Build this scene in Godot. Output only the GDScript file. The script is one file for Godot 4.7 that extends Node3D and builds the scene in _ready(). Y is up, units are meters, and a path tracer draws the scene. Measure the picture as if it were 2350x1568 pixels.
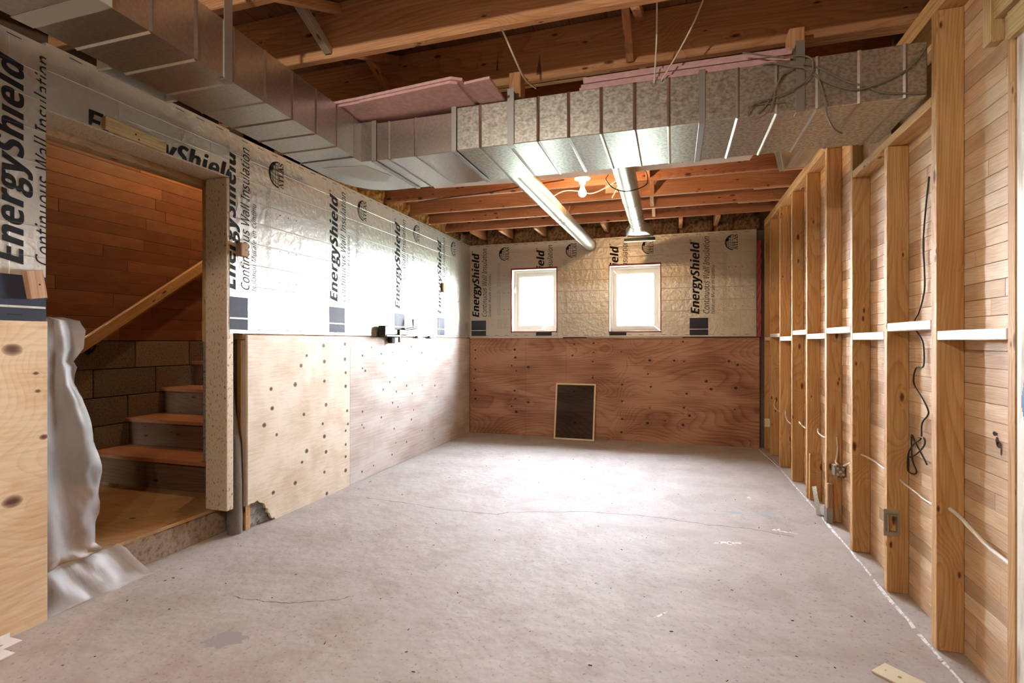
extends Node3D

# Places are given as (x, y, d): x to the right, y up, d straight into the room (d = -z), in metres.
const XL := -2.53      # inner face of the insulation and plywood on the left wall
const DB := 6.337      # the same on the back wall
const XS := 0.959      # front of the studs on the right wall
const XW := 1.048      # face of the strip boards behind the studs
const XT := -4.07      # far wall of the stairwell
const JY := 2.52       # underside of the joists
const SUB := 2.775     # underside of the subfloor

var org := Vector3.ZERO
var used := {}
var rng := RandomNumberGenerator.new()
var M := {}
var glyphs := {}

func P(x: float, y: float, d: float) -> Vector3:
	return Vector3(x, y, -d)

func _ready():
	rng.seed = 7
	# ---------- camera, sky, daylight, exposure
	var cam := Camera3D.new()
	cam.name = "camera"
	cam.fov = 2.0 * rad_to_deg(atan(784.0 / 1199.0))
	cam.near = 0.05
	cam.far = 200.0
	cam.position = Vector3(0, 1.182, 0)
	cam.rotation.y = 0.2992
	cam.current = true
	add_child(cam)
	var sky := ProceduralSkyMaterial.new()
	sky.sky_top_color = Color(0.77, 0.795, 0.83)
	sky.sky_horizon_color = Color(0.955, 0.96, 0.965)
	sky.ground_horizon_color = Color(0.86, 0.91, 0.95)
	sky.ground_bottom_color = Color(0.50, 0.53, 0.50)
	sky.sky_energy_multiplier = 10.8
	sky.ground_energy_multiplier = 8.5
	var env := Environment.new()
	env.background_mode = Environment.BG_SKY
	env.sky = Sky.new()
	env.sky.sky_material = sky
	env.tonemap_mode = Environment.TONE_MAPPER_LINEAR
	env.tonemap_exposure = 1.46
	env.sdfgi_enabled = true
	env.ssao_enabled = true
	env.ssil_enabled = true
	var we := WorldEnvironment.new()
	we.name = "environment"
	we.environment = env
	add_child(we)
	materials()
	build_floor()
	build_walls()
	build_right_wall()
	build_ceiling()
	build_windows()
	build_stairs()
	build_ducts()
	build_round_ducts()
	build_lamps()
	build_foam()
	build_cables()
	build_right_fittings()
	build_left_things()
	build_floor_things()

# ------------------------------------------------------------------ nodes

func numbered(n: String) -> String:
	var k: int = used.get(n, 0)
	used[n] = k + 1
	return n if k == 0 else "%s_%03d" % [n, k]

func meta(o: Node3D, label: String, category: String, group := "", kind := ""):
	if label: o.set_meta("label", label)
	if category: o.set_meta("category", category)
	if group: o.set_meta("group", group)
	if kind: o.set_meta("kind", kind)

func thing(called: String, label: String, category: String, at: Vector3, group := "") -> Node3D:
	var o := Node3D.new()
	o.name = numbered(called)
	add_child(o)
	o.position = at
	org = at
	meta(o, label, category, group)
	return o

func structure(called: String, label: String, category: String) -> Node3D:
	var o := Node3D.new()
	o.name = called
	add_child(o)
	org = Vector3.ZERO
	meta(o, label, category, "", "structure")
	return o

func mb() -> SurfaceTool:
	var st := SurfaceTool.new()
	st.begin(Mesh.PRIMITIVE_TRIANGLES)
	return st

func obj(called: String, st: SurfaceTool, m: Material, parent: Node3D) -> MeshInstance3D:
	var o := MeshInstance3D.new()
	o.name = called
	st.set_material(m)
	o.mesh = st.commit()
	parent.add_child(o, true)
	return o

func begin(at: Vector3) -> SurfaceTool:
	org = at
	return mb()

func solo(called: String, st: SurfaceTool, m: Material, label: String, category: String, group := "", kind := "") -> MeshInstance3D:
	var o := MeshInstance3D.new()
	o.name = numbered(called)
	st.set_material(m)
	o.mesh = st.commit()
	o.position = org
	add_child(o)
	meta(o, label, category, group, kind)
	return o

# ------------------------------------------------------------------ shapes (all given in the place's own metres)

func vert(st: SurfaceTool, p: Vector3, n: Vector3, uv: Vector2):
	st.set_normal(n)
	st.set_uv(uv)
	st.add_vertex(p - org)

func tri(st: SurfaceTool, a: Vector3, b: Vector3, c: Vector3, out: Vector3, ua := Vector2.ZERO, ub := Vector2.ZERO, uc := Vector2.ZERO):
	var n := (b - a).cross(c - a).normalized()
	if n.dot(out) < 0.0:
		n = -n
		vert(st, a, n, ua); vert(st, b, n, ub); vert(st, c, n, uc)
	else:
		vert(st, a, n, ua); vert(st, c, n, uc); vert(st, b, n, ub)

func quad(st: SurfaceTool, a: Vector3, b: Vector3, c: Vector3, d: Vector3, out: Vector3, uv := []):
	if uv.is_empty():
		uv = [Vector2(0, 0), Vector2(1, 0), Vector2(1, 1), Vector2(0, 1)]
	tri(st, a, b, c, out, uv[0], uv[1], uv[2])
	tri(st, a, c, d, out, uv[0], uv[2], uv[3])

# chamfered box; the grain (u) runs along axis «along»; us, vs: metres that a texture spans
func box(st: SurfaceTool, c: Vector3, s: Vector3, ch := 0.002, along := 0, basis := Basis.IDENTITY, us := 2.4, vs := 0.36):
	var off := Vector2(rng.randf() * 7.0, rng.randf() * 7.0)
	var h := s * 0.5
	ch = minf(ch, minf(h.x, minf(h.y, h.z)) * 0.6)
	for k in 3:
		var i := (k + 1) % 3
		var j := (k + 2) % 3
		for sg in [-1.0, 1.0]:
			var q := []
			var uv := []
			for e in [[-1, -1], [1, -1], [1, 1], [-1, 1]]:
				var p := Vector3.ZERO
				p[k] = sg * h[k]
				p[i] = e[0] * (h[i] - ch)
				p[j] = e[1] * (h[j] - ch)
				q.append(c + basis * p)
				uv.append(buv(p, k, along, us, vs, off))
			var n := Vector3.ZERO
			n[k] = sg
			quad(st, q[0], q[1], q[2], q[3], basis * n, uv)
	if ch <= 0.0:
		return
	for k in 3:
		var i := (k + 1) % 3
		var j := (k + 2) % 3
		for si in [-1.0, 1.0]:
			for sj in [-1.0, 1.0]:
				var q := []
				var uv := []
				for e in [[-1, 0], [1, 0], [1, 1], [-1, 1]]:
					var p := Vector3.ZERO
					p[k] = e[0] * (h[k] - ch)
					p[i] = si * (h[i] - (0.0 if e[1] == 0 else ch))
					p[j] = sj * (h[j] - (ch if e[1] == 0 else 0.0))
					q.append(c + basis * p)
					uv.append(buv(p, i, along, us, vs, off))
				var n := Vector3.ZERO
				n[i] = si
				n[j] = sj
				quad(st, q[0], q[1], q[2], q[3], basis * n, uv)
	for sx in [-1.0, 1.0]:
		for sy in [-1.0, 1.0]:
			for sz in [-1.0, 1.0]:
				var o := Vector3(sx, sy, sz)
				var a := c + basis * (o * Vector3(h.x, h.y - ch, h.z - ch))
				var b := c + basis * (o * Vector3(h.x - ch, h.y, h.z - ch))
				var d := c + basis * (o * Vector3(h.x - ch, h.y - ch, h.z))
				tri(st, a, b, d, basis * o, off, off, off)

func buv(p: Vector3, k: int, along: int, us: float, vs: float, off: Vector2) -> Vector2:
	var i := (k + 1) % 3
	var j := (k + 2) % 3
	if k == along:
		return Vector2(p[i] / vs * 0.2, p[j] / vs) + off
	var o := j if i == along else i
	var shift := 0.37 * k
	return Vector2(p[along] / us, p[o] / vs + shift) + off

# box between two corners, in x, y, d
func bxd(st: SurfaceTool, x0: float, x1: float, y0: float, y1: float, d0: float, d1: float, along := 0, ch := 0.002, us := 2.4, vs := 0.36):
	box(st, Vector3((x0 + x1) / 2, (y0 + y1) / 2, -(d0 + d1) / 2), Vector3(absf(x1 - x0), absf(y1 - y0), absf(d1 - d0)), ch, along, Basis.IDENTITY, us, vs)

# a bar of section w x t from a to b; «side» points along its width
func bar(st: SurfaceTool, a: Vector3, b: Vector3, w: float, t: float, side := Vector3.UP, ch := 0.0015, us := 2.4, vs := 0.36):
	var x := (b - a).normalized()
	var z := x.cross(side).normalized()
	var y := z.cross(x).normalized()
	box(st, (a + b) / 2, Vector3(a.distance_to(b), w, t), ch, 0, Basis(x, y, z), us, vs)

func smooth(pts: Array, n := 6) -> Array:
	var out := []
	for i in pts.size() - 1:
		var p0: Vector3 = pts[maxi(i - 1, 0)]
		var p1: Vector3 = pts[i]
		var p2: Vector3 = pts[i + 1]
		var p3: Vector3 = pts[mini(i + 2, pts.size() - 1)]
		for k in n:
			out.append(p1.cubic_interpolate(p2, p0, p3, float(k) / n))
	out.append(pts[-1])
	return out

# round tube along a line; r is one radius or a list of radii
func tube(st: SurfaceTool, pts: Array, r, sides := 8, caps := true, flat := 1.0):
	var rings := []
	var up := Vector3.UP
	var first: Vector3 = (pts[1] - pts[0]).normalized()
	if absf(first.dot(up)) > 0.95:
		up = Vector3.RIGHT
	var side := first.cross(up).normalized()
	var length := 0.0
	for i in pts.size():
		var t: Vector3 = (pts[mini(i + 1, pts.size() - 1)] - pts[maxi(i - 1, 0)]).normalized()
		side = (side - t * side.dot(t)).normalized()
		var other := t.cross(side)
		var rr: float = r[i] if r is Array else r
		if i: length += (pts[i] as Vector3).distance_to(pts[i - 1])
		var ring := []
		for k in sides + 1:
			var an := TAU * k / sides
			var n := side * cos(an) + other * sin(an)
			ring.append([pts[i] + side * cos(an) * rr * flat + other * sin(an) * rr, n, Vector2(length, float(k) / sides)])
		rings.append(ring)
	for i in pts.size() - 1:
		for k in sides:
			sq(st, rings[i][k], rings[i][k + 1], rings[i + 1][k + 1], rings[i + 1][k])
	if caps:
		for e in [0, pts.size() - 1]:
			var t: Vector3 = (pts[1] - pts[0]) if e == 0 else (pts[e] - pts[e - 1])
			if e == 0: t = -t
			for k in sides:
				tri(st, pts[e], rings[e][k][0], rings[e][k + 1][0], t)

# smooth quad of [place, normal, uv] corners
func sq(st: SurfaceTool, a: Array, b: Array, c: Array, d: Array):
	for t in [[a, b, c], [a, c, d]]:
		var n: Vector3 = (t[1][0] - t[0][0]).cross(t[2][0] - t[0][0])
		if n.length_squared() < 1e-18:
			continue
		var flip: bool = n.dot(t[0][1] + t[1][1] + t[2][1]) > 0.0
		var o := [0, 2, 1] if flip else [0, 1, 2]
		for k in o:
			vert(st, t[k][0], t[k][1], t[k][2])

# profile of [radius, height] turned round an axis through «at»
func lathe(st: SurfaceTool, at: Vector3, prof: Array, sides := 20, axis := Vector3.UP):
	var s1 := axis.cross(Vector3.RIGHT if absf(axis.x) < 0.8 else Vector3.UP).normalized()
	var s2 := axis.cross(s1).normalized()
	var rings := []
	for i in prof.size():
		var a: Vector2 = prof[maxi(i - 1, 0)]
		var b: Vector2 = prof[mini(i + 1, prof.size() - 1)]
		var t := (b - a).normalized()
		var ring := []
		for k in sides + 1:
			var an := TAU * k / sides
			var rad := s1 * cos(an) + s2 * sin(an)
			var n := (rad * -t.y + axis * t.x)
			ring.append([at + rad * prof[i].x + axis * prof[i].y, -n.normalized() if n.dot(rad) < 0.0 and absf(n.dot(rad)) > 0.05 else n.normalized(), Vector2(float(k) / sides, float(i) / prof.size())])
		rings.append(ring)
	for i in prof.size() - 1:
		for k in sides:
			sq(st, rings[i][k], rings[i][k + 1], rings[i + 1][k + 1], rings[i + 1][k])

# grid of places (rows of equal length) with smooth normals; thick > 0 adds a back at that distance
func sheet(st: SurfaceTool, rows: Array, toward: Vector3, uvs := 1.0):
	var R := rows.size()
	var C: int = rows[0].size()
	var g := []
	for i in R:
		var line := []
		for j in C:
			var du: Vector3 = rows[mini(i + 1, R - 1)][j] - rows[maxi(i - 1, 0)][j]
			var dv: Vector3 = rows[i][mini(j + 1, C - 1)] - rows[i][maxi(j - 1, 0)]
			var n := du.cross(dv).normalized()
			if n.dot(toward) < 0.0: n = -n
			line.append([rows[i][j], n, Vector2(float(j) / (C - 1), float(i) / (R - 1)) * uvs])
		g.append(line)
	for i in R - 1:
		for j in C - 1:
			sq(st, g[i][j], g[i][j + 1], g[i + 1][j + 1], g[i + 1][j])

# a flat plate with outline «pts» (x, d pairs) between heights y0 and y1
func slab(st: SurfaceTool, pts: PackedVector2Array, y0: float, y1: float, uvs := 1.0):
	var idx := Geometry2D.triangulate_polygon(pts)
	for i in range(0, idx.size(), 3):
		for y in [y0, y1]:
			var q := []
			var uv := []
			for k in 3:
				var p: Vector2 = pts[idx[i + k]]
				q.append(P(p.x, y, p.y))
				uv.append(p / uvs)
			tri(st, q[0], q[1], q[2], Vector3.UP if y == y1 else Vector3.DOWN, uv[0], uv[1], uv[2])
	var mid := Vector2.ZERO
	for p in pts: mid += p / pts.size()
	for i in pts.size():
		var a := pts[i]
		var b := pts[(i + 1) % pts.size()]
		var e := b - a
		var out := Vector2(e.y, -e.x)
		if Geometry2D.is_point_in_polygon((a + b) / 2 + out.normalized() * 0.0005, pts): out = -out
		quad(st, P(a.x, y0, a.y), P(b.x, y0, b.y), P(b.x, y1, b.y), P(a.x, y1, a.y), P(out.x, 0, out.y), [Vector2(0, y0), Vector2(e.length(), y0), Vector2(e.length(), y1), Vector2(0, y1)])

# ------------------------------------------------------------------ wall frames: (s, y) on a wall, w metres out of it
func on_wall(wall: int, s: float, y: float, w: float) -> Vector3:
	if wall == 0: return P(XL + w, y, s)
	if wall == 1: return P(s, y, DB - w)
	return P(XW - w, y, s)

func wall_out(wall: int) -> Vector3:
	return [Vector3.RIGHT, Vector3.BACK, Vector3.LEFT][wall]

# flat print: triangles in (s, y), clipped to a rectangle, 0.4 mm proud of the wall
func lay(st: SurfaceTool, wall: int, tris: PackedVector2Array, clip: Rect2, w := 0.0016):
	var out := wall_out(wall)
	for i in range(0, tris.size(), 3):
		var poly := [tris[i], tris[i + 1], tris[i + 2]]
		var inside := true
		for p in poly:
			if not clip.has_point(p): inside = false
		if not inside:
			poly = cut(poly, clip)
		for k in range(1, poly.size() - 1):
			var a: Vector2 = poly[0]
			var b: Vector2 = poly[k]
			var c: Vector2 = poly[k + 1]
			tri(st, on_wall(wall, a.x, a.y, w), on_wall(wall, b.x, b.y, w), on_wall(wall, c.x, c.y, w), out)

func cut(poly: Array, r: Rect2) -> Array:
	for e in 4:
		var res := []
		for i in poly.size():
			var a: Vector2 = poly[i]
			var b: Vector2 = poly[(i + 1) % poly.size()]
			var da := edge_d(a, r, e)
			var db := edge_d(b, r, e)
			if da >= 0.0: res.append(a)
			if (da >= 0.0) != (db >= 0.0): res.append(a.lerp(b, da / (da - db)))
		poly = res
		if poly.size() < 3: return []
	return poly

func edge_d(p: Vector2, r: Rect2, e: int) -> float:
	match e:
		0: return p.x - r.position.x
		1: return r.end.x - p.x
		2: return p.y - r.position.y
	return r.end.y - p.y

# triangles of a line of lettering, upright, its left end at 0, baseline at 0, «length» long, capitals «cap» high
func letters(text: String, face: String, bold: bool, length: float, cap: float, slant: float) -> PackedVector2Array:
	var key := text + face
	if not glyphs.has(key):
		var f := SystemFont.new()
		f.font_names = PackedStringArray([face])
		f.font_weight = 700 if bold else 400
		var tm := TextMesh.new()
		tm.text = text
		tm.font = f
		tm.font_size = 64
		tm.pixel_size = 0.01
		tm.depth = 0.0
		tm.curve_step = 1.2
		tm.horizontal_alignment = HORIZONTAL_ALIGNMENT_LEFT
		var arr := tm.get_mesh_arrays()
		var v: PackedVector3Array = arr[Mesh.ARRAY_VERTEX]
		var ix: PackedInt32Array = arr[Mesh.ARRAY_INDEX] if arr[Mesh.ARRAY_INDEX] != null else PackedInt32Array(range(v.size()))
		# the baseline and the height of the capital come from the first letter alone
		tm.text = "E"
		var v1: PackedVector3Array = tm.get_mesh_arrays()[Mesh.ARRAY_VERTEX]
		var b0 := INF
		var b1 := -INF
		for p in v1:
			b0 = minf(b0, p.y); b1 = maxf(b1, p.y)
		# both lines are centred on the same height, so the baseline is the same
		var x0 := INF
		var x1 := -INF
		for p in v:
			x0 = minf(x0, p.x); x1 = maxf(x1, p.x)
		var out := PackedVector2Array()
		for i in ix:
			out.append(Vector2((v[i].x - x0) / (x1 - x0), (v[i].y - b0) / (b1 - b0)))
		glyphs[key] = out
	var res := PackedVector2Array()
	for p in glyphs[key]:
		res.append(Vector2(p.x * length + slant * p.y * cap, p.y * cap))
	return res

func stroke(pts: PackedVector2Array, w: float) -> PackedVector2Array:
	var out := PackedVector2Array()
	for i in pts.size() - 1:
		var n := (pts[i + 1] - pts[i]).orthogonal().normalized() * w / 2
		var a := pts[i] + n
		var b := pts[i + 1] + n
		var c := pts[i + 1] - n
		var d := pts[i] - n
		out.append_array([a, b, c, a, c, d])
	return out

func rect2(x0: float, y0: float, x1: float, y1: float) -> PackedVector2Array:
	return PackedVector2Array([Vector2(x0, y0), Vector2(x1, y0), Vector2(x1, y1), Vector2(x0, y0), Vector2(x1, y1), Vector2(x0, y1)])

# upright print to print that reads upwards: base = s of the baseline
func turned(tris: PackedVector2Array, base: float, y0: float) -> PackedVector2Array:
	var out := PackedVector2Array()
	for p in tris:
		out.append(Vector2(base - p.y, y0 + p.x))
	return out

func globe() -> PackedVector2Array:
	var t := PackedVector2Array()
	var R := 0.083
	var arc := PackedVector2Array()
	for i in 25:
		var a := PI * i / 24.0
		arc.append(Vector2(cos(a), sin(a)) * R)
	t.append_array(stroke(arc, 0.009))
	for k in [-0.75, -0.42, -0.05, 0.35, 0.72]:
		var mer := PackedVector2Array()
		for i in 13:
			var a := PI * 0.5 * i / 12.0
			mer.append(Vector2(k * R * cos(a) + 0.1 * R * sin(a), R * sin(a)))
		t.append_array(stroke(mer, 0.0035))
	for y in [0.02, 0.3, 0.58, 0.82]:
		var w: float = sqrt(1.0 - y * y) * R
		t.append_array(stroke(PackedVector2Array([Vector2(-w, y * R), Vector2(0, y * R + 0.004), Vector2(w, y * R)]), 0.0035))
	t.append_array(PackedVector2Array([Vector2(0.012, 0.05), Vector2(0.052, 0.045), Vector2(0.04, 0.074), Vector2(0.012, 0.05), Vector2(0.04, 0.074), Vector2(0.01, 0.08)]))
	t.append_array(PackedVector2Array([Vector2(-0.08, 0.02), Vector2(-0.05, 0.065), Vector2(-0.062, 0.06), Vector2(0.055, 0.03), Vector2(0.078, 0.03), Vector2(0.055, 0.06)]))
	return t

# ------------------------------------------------------------------ materials

func noise_tex(seed_: int, freq: float, octaves: int, size: int, ramp: Gradient, kind := FastNoiseLite.TYPE_SIMPLEX_SMOOTH, normal := false) -> NoiseTexture2D:
	var n := FastNoiseLite.new()
	n.seed = seed_
	n.noise_type = kind
	n.frequency = freq
	n.fractal_type = FastNoiseLite.FRACTAL_FBM
	n.fractal_octaves = octaves
	var t := NoiseTexture2D.new()
	t.width = size
	t.height = size
	t.seamless = true
	t.noise = n
	t.generate_mipmaps = false
	if ramp: t.color_ramp = ramp
	t.as_normal_map = normal
	return t

func ramp(list: Array) -> Gradient:
	var g := Gradient.new()
	var o := PackedFloat32Array()
	var c := PackedColorArray()
	for e in list:
		o.append(e[0]); c.append(e[1])
	g.offsets = o
	g.colors = c
	return g

func noise_bytes(seed_: int, w: int, h: int, freq: float, octaves: int, W: int, H: int) -> PackedByteArray:
	var n := FastNoiseLite.new()
	n.seed = seed_
	n.noise_type = FastNoiseLite.TYPE_SIMPLEX_SMOOTH
	n.frequency = freq
	n.fractal_octaves = octaves
	n.fractal_type = FastNoiseLite.FRACTAL_FBM
	var im := n.get_seamless_image(w, h)
	im.resize(W, H, Image.INTERPOLATE_CUBIC)
	return im.get_data()

# wood: growth lines along u, warped and pushed aside by knots [u, v, radius] (shares of the picture)
func wood(seed_: int, W: int, H: int, rings: float, warp: float, knots: Array, light: Color, dark: Color, knot: Color, line := 0.55, blotch := 0.25) -> ImageTexture:
	var a := noise_bytes(seed_, 32, 32, 0.035, 2, W, H)
	var b := noise_bytes(seed_ + 1, 48, H, 0.12, 3, W, H)
	var e := noise_bytes(seed_ + 2, 64, 64, 0.05, 3, W, H)
	var push := PackedFloat32Array()
	push.resize(W * H)
	var mark := PackedFloat32Array()
	mark.resize(W * H)
	for k in knots:
		var cx: int = int(k[0] * W)
		var cy: int = int(k[1] * H)
		var r: float = k[2] * H
		var sx: float = k[3] if k.size() > 3 else 1.6
		var reach := int(r * 5.0)
		for y in range(-reach, reach + 1):
			for x in range(-int(reach * sx), int(reach * sx) + 1):
				var i := posmod(cy + y, H) * W + posmod(cx + x, W)
				var q := sqrt(x * x / (sx * sx) + y * y) / r
				if q > 5.0: continue
				push[i] += signf(y + 0.5) * exp(-q * q * 0.18) * 1.6
				if q < 1.25:
					mark[i] = maxf(mark[i], clampf(1.0 - q * q * 0.55, 0.0, 1.0))
	var out := PackedByteArray()
	out.resize(W * H * 3)
	var i := 0
	for y in H:
		var v := float(y) / H * rings
		for x in W:
			var f := v + (a[i] - 128) * 0.0078 * warp + push[i]
			f = f - floorf(f)
			f = (f * f * f) if f < 0.9 else (1.0 - f) * 7.29
			var s := b[i] * 0.0039
			var t := clampf(f * line + (s - 0.5) * 0.55 + (e[i] * 0.0039 - 0.5) * blotch * 2.0 + 0.22, 0.0, 1.0)
			var c := light.lerp(dark, t)
			if mark[i] > 0.0:
				c = c.lerp(knot, minf(1.0, mark[i] * (0.8 + s * 0.4)))
			out[i * 3] = int(c.r * 255.0)
			out[i * 3 + 1] = int(c.g * 255.0)
			out[i * 3 + 2] = int(c.b * 255.0)
			i += 1
	return ImageTexture.create_from_image(Image.create_from_data(W, H, false, Image.FORMAT_RGB8, out))

func mat(called: String, c: Color, rough := 0.8, metal := 0.0, tex: Texture2D = null) -> StandardMaterial3D:
	var m := StandardMaterial3D.new()
	m.resource_name = called
	m.albedo_color = c
	m.roughness = rough
	m.metallic = metal
	if tex: m.albedo_texture = tex
	M[called] = m
	return m

func tri_uv(m: StandardMaterial3D, scale: Vector3, world := true):
	m.uv1_triplanar = true
	m.uv1_world_triplanar = world
	m.uv1_scale = scale

func randknots(n: int, r0: float, r1: float) -> Array:
	var k := []
	for i in n:
		k.append([rng.randf(), rng.randf(), rng.randf_range(r0, r1)])
	return k

func places(list: String, s0: float, s1: float, h: float, r0: float, r1: float, sx: float) -> Array:
	var k := []
	for e in list.split(";", false):
		var q := e.strip_edges().split(",")
		if q.size() == 2:
			k.append([(float(q[0]) - s0) / (s1 - s0), 1.0 - float(q[1]) / h, rng.randf_range(r0, r1), sx])
	return k

func materials():
	var lt := Color(1, 0.99, 0.97)
	var dk := Color(0.78, 0.655, 0.51)
	var kn := Color(0.40, 0.24, 0.15)
	var l1 := wood(11, 1024, 256, 15.0, 5.0, randknots(16, 0.009, 0.024), lt, dk, kn)
	var l2 := wood(23, 1024, 256, 11.0, 7.0, randknots(18, 0.008, 0.026), lt, dk, kn)
	var l3 := wood(37, 1024, 256, 20.0, 4.0, randknots(14, 0.010, 0.028), lt, dk, kn)
	var oak := wood(41, 512, 256, 26.0, 3.0, [], lt, Color(0.84, 0.76, 0.66), kn, 0.4, 0.35)
	M.lumber = [l1, l2, l3]
	var s := [Color(0.81, 0.675, 0.475), Color(0.78, 0.645, 0.445), Color(0.83, 0.70, 0.51)]
	for k in 3:
		mat("stud%d" % k, s[k], 0.72, 0.0, M.lumber[k])
		mat("joist%d" % k, [Color(0.80, 0.63, 0.48), Color(0.76, 0.59, 0.45), Color(0.82, 0.655, 0.51)][k], 0.75, 0.0, M.lumber[k])
	for k in 3: mat("red_joist%d" % k, [Color(0.68, 0.495, 0.39), Color(0.64, 0.46, 0.365), Color(0.70, 0.52, 0.41)][k], 0.75, 0.0, M.lumber[k])
	mat("rim", Color(0.38, 0.33, 0.28), 0.9, 0.0, l2)  # old wood, darkened to carry the shade of the gap above the foil
	mat("old_wood", Color(0.70, 0.60, 0.48), 0.8, 0.0, l2)
	mat("grey_wood", Color(0.62, 0.585, 0.54), 0.85, 0.0, l1)
	mat("block_wood", Color(0.74, 0.63, 0.53), 0.8, 0.0, l3)
	mat("pale_wood", Color(0.80, 0.73, 0.56), 0.75, 0.0, l1)
	mat("subfloor", Color(0.52, 0.40, 0.32), 0.85, 0.0, l2)
	mat("whitewash", Color(0.90, 0.88, 0.86), 0.6, 0.0, oak)
	mat("white_paint_wood", Color(0.93, 0.91, 0.88), 0.6, 0.0, noise_tex(90, 0.02, 4, 256, ramp([[0.0, Color(0.62, 0.56, 0.50)], [0.36, Color(0.90, 0.88, 0.86)], [0.5, Color(1, 1, 1)], [1.0, Color(1, 1, 1)]])))
	var b := [Color(0.94, 0.85, 0.73), Color(0.91, 0.81, 0.685), Color(0.95, 0.88, 0.78), Color(0.87, 0.77, 0.65), Color(0.93, 0.83, 0.70), Color(0.81, 0.71, 0.60)]
	for k in 6: mat("strip%d" % k, b[k], 0.6, 0.0, oak)
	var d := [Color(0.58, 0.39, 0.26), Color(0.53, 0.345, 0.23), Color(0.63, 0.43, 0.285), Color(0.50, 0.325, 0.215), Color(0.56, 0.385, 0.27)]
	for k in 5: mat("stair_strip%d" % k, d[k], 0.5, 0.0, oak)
	# plywood sheets, knots where they are on each
	var p1 := "2.82,0.87;2.83,0.74;2.76,0.64;2.87,0.56;2.84,0.18;3.05,0.88;3.11,1.01;3.17,1.08;3.14,0.66;3.12,0.32;3.17,0.39;3.05,0.19;3.36,1.15;3.37,1.03;3.37,0.88;3.39,0.70;3.35,0.56;3.37,0.46;3.39,0.34;3.37,0.19;3.40,0.02;3.63,1.16;3.63,1.04;3.64,0.93;3.64,0.82;3.66,0.62;3.67,0.51;3.64,0.46;3.64,0.35;3.64,0.25;3.64,0.14"
	var p2 := "4.02,1.13;3.88,1.06;4.18,1.07;3.88,0.95;3.92,0.93;4.21,0.98;4.38,1.08;4.42,0.84;4.33,0.80;4.65,0.74;4.45,0.70;4.21,0.74;4.38,0.60;4.48,0.55;3.88,0.58;4.18,0.49;3.87,0.47;3.90,0.44;4.41,0.35;4.65,0.18;4.44,0.21;4.37,0.11;4.05,0.08;4.66,0.99;5.32,0.98;5.30,0.69;5.34,0.56;5.28,0.10;4.77,0.65;4.75,0.39;3.87,0.07;4.75,1.13;4.98,1.06;4.99,0.72;4.80,0.48;4.99,0.24"
	var pb := "-1.16,1.15;-0.92,1.16;-1.18,1.01;-0.92,1.05;-0.93,0.94;-0.59,1.06;-0.26,0.96;0.11,1.18;0.12,0.95;0.01,0.96;-0.28,0.80;-0.25,0.65;-0.58,0.67;-0.58,0.47;-0.93,0.74;0.36,0.73;0.67,0.66;0.41,0.64;0.66,0.42;0.18,0.33;0.11,0.22;0.12,0.42;-0.29,0.22;-0.58,0.26;-0.59,0.10;-0.26,0.40;0.60,0.96;0.69,0.92;-1.92,1.08;-1.91,0.98;-1.96,0.88;-1.90,0.81;-1.92,0.56;-1.91,0.46;-1.96,0.36;-1.90,0.29;-2.45,0.96;-2.45,1.07;-2.45,0.82;-2.47,0.70;-2.45,0.55;-2.45,0.44;-1.74,0.86;-1.74,0.42;-1.16,0.57;-1.15,0.19;0.15,0.58;-0.09,0.26"
	mat("ply_pale", Color(0.885, 0.845, 0.77), 0.65, 0.0, wood(51, 768, 768, 9.0, 7.0, places(p1, 2.62, 3.698, 1.222, 0.008, 0.0125, 1.25), Color(1, 1, 1), Color(0.86, 0.79, 0.70), Color(0.30, 0.22, 0.17), 0.14, 0.4))
	mat("ply_grey", Color(0.80, 0.77, 0.74), 0.68, 0.0, wood(61, 1024, 512, 8.0, 8.0, places(p2, 3.7, 6.335, 1.222, 0.005, 0.009, 0.95), Color(1, 1, 1), Color(0.80, 0.73, 0.68), Color(0.25, 0.20, 0.17), 0.15, 0.45))
	mat("ply_red", Color(0.71, 0.575, 0.485), 0.62, 0.0, wood(71, 1024, 512, 13.0, 11.0, places(pb, -2.53, 0.914, 1.222, 0.006, 0.012, 0.8), Color(1, 0.98, 0.96), Color(0.70, 0.57, 0.49), Color(0.22, 0.14, 0.11), 0.6, 0.6))
	mat("ply_tan", Color(0.88, 0.795, 0.665), 0.62, 0.0, wood(81, 512, 512, 10.0, 8.0, [[0.90, 0.092, 0.016, 1.5], [0.90, 0.573, 0.016, 1.5], [0.99, 0.384, 0.008, 1.5], [0.965, 0.17, 0.005], [0.972, 0.23, 0.005], [0.4, 0.3, 0.014]], Color(1, 1, 1), Color(0.84, 0.74, 0.62), Color(0.36, 0.24, 0.16), 0.35, 0.3))
	mat("ply_edge", Color(0.66, 0.50, 0.36), 0.8, 0.0, oak)
	mat("landing_ply", Color(0.66, 0.53, 0.36), 0.6, 0.0, wood(91, 512, 512, 9.0, 8.0, randknots(5, 0.006, 0.012), Color(1, 1, 1), Color(0.80, 0.70, 0.58), kn, 0.35, 0.35))
	mat("tread_ply", Color(0.66, 0.44, 0.29), 0.6, 0.0, oak)
	mat("riser_wood", Color(0.42, 0.32, 0.245), 0.8, 0.0, l3)
	mat("weathered", Color(0.60, 0.545, 0.49), 0.85, 0.0, noise_tex(94, 0.02, 5, 512, ramp([[0.0, Color(0.55, 0.47, 0.40)], [0.3, Color(0.85, 0.81, 0.77)], [0.6, Color(1, 0.98, 0.95)], [1.0, Color(0.8, 0.75, 0.68)]])))
	tri_uv(M.weathered, Vector3(2, 2, 2))
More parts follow.
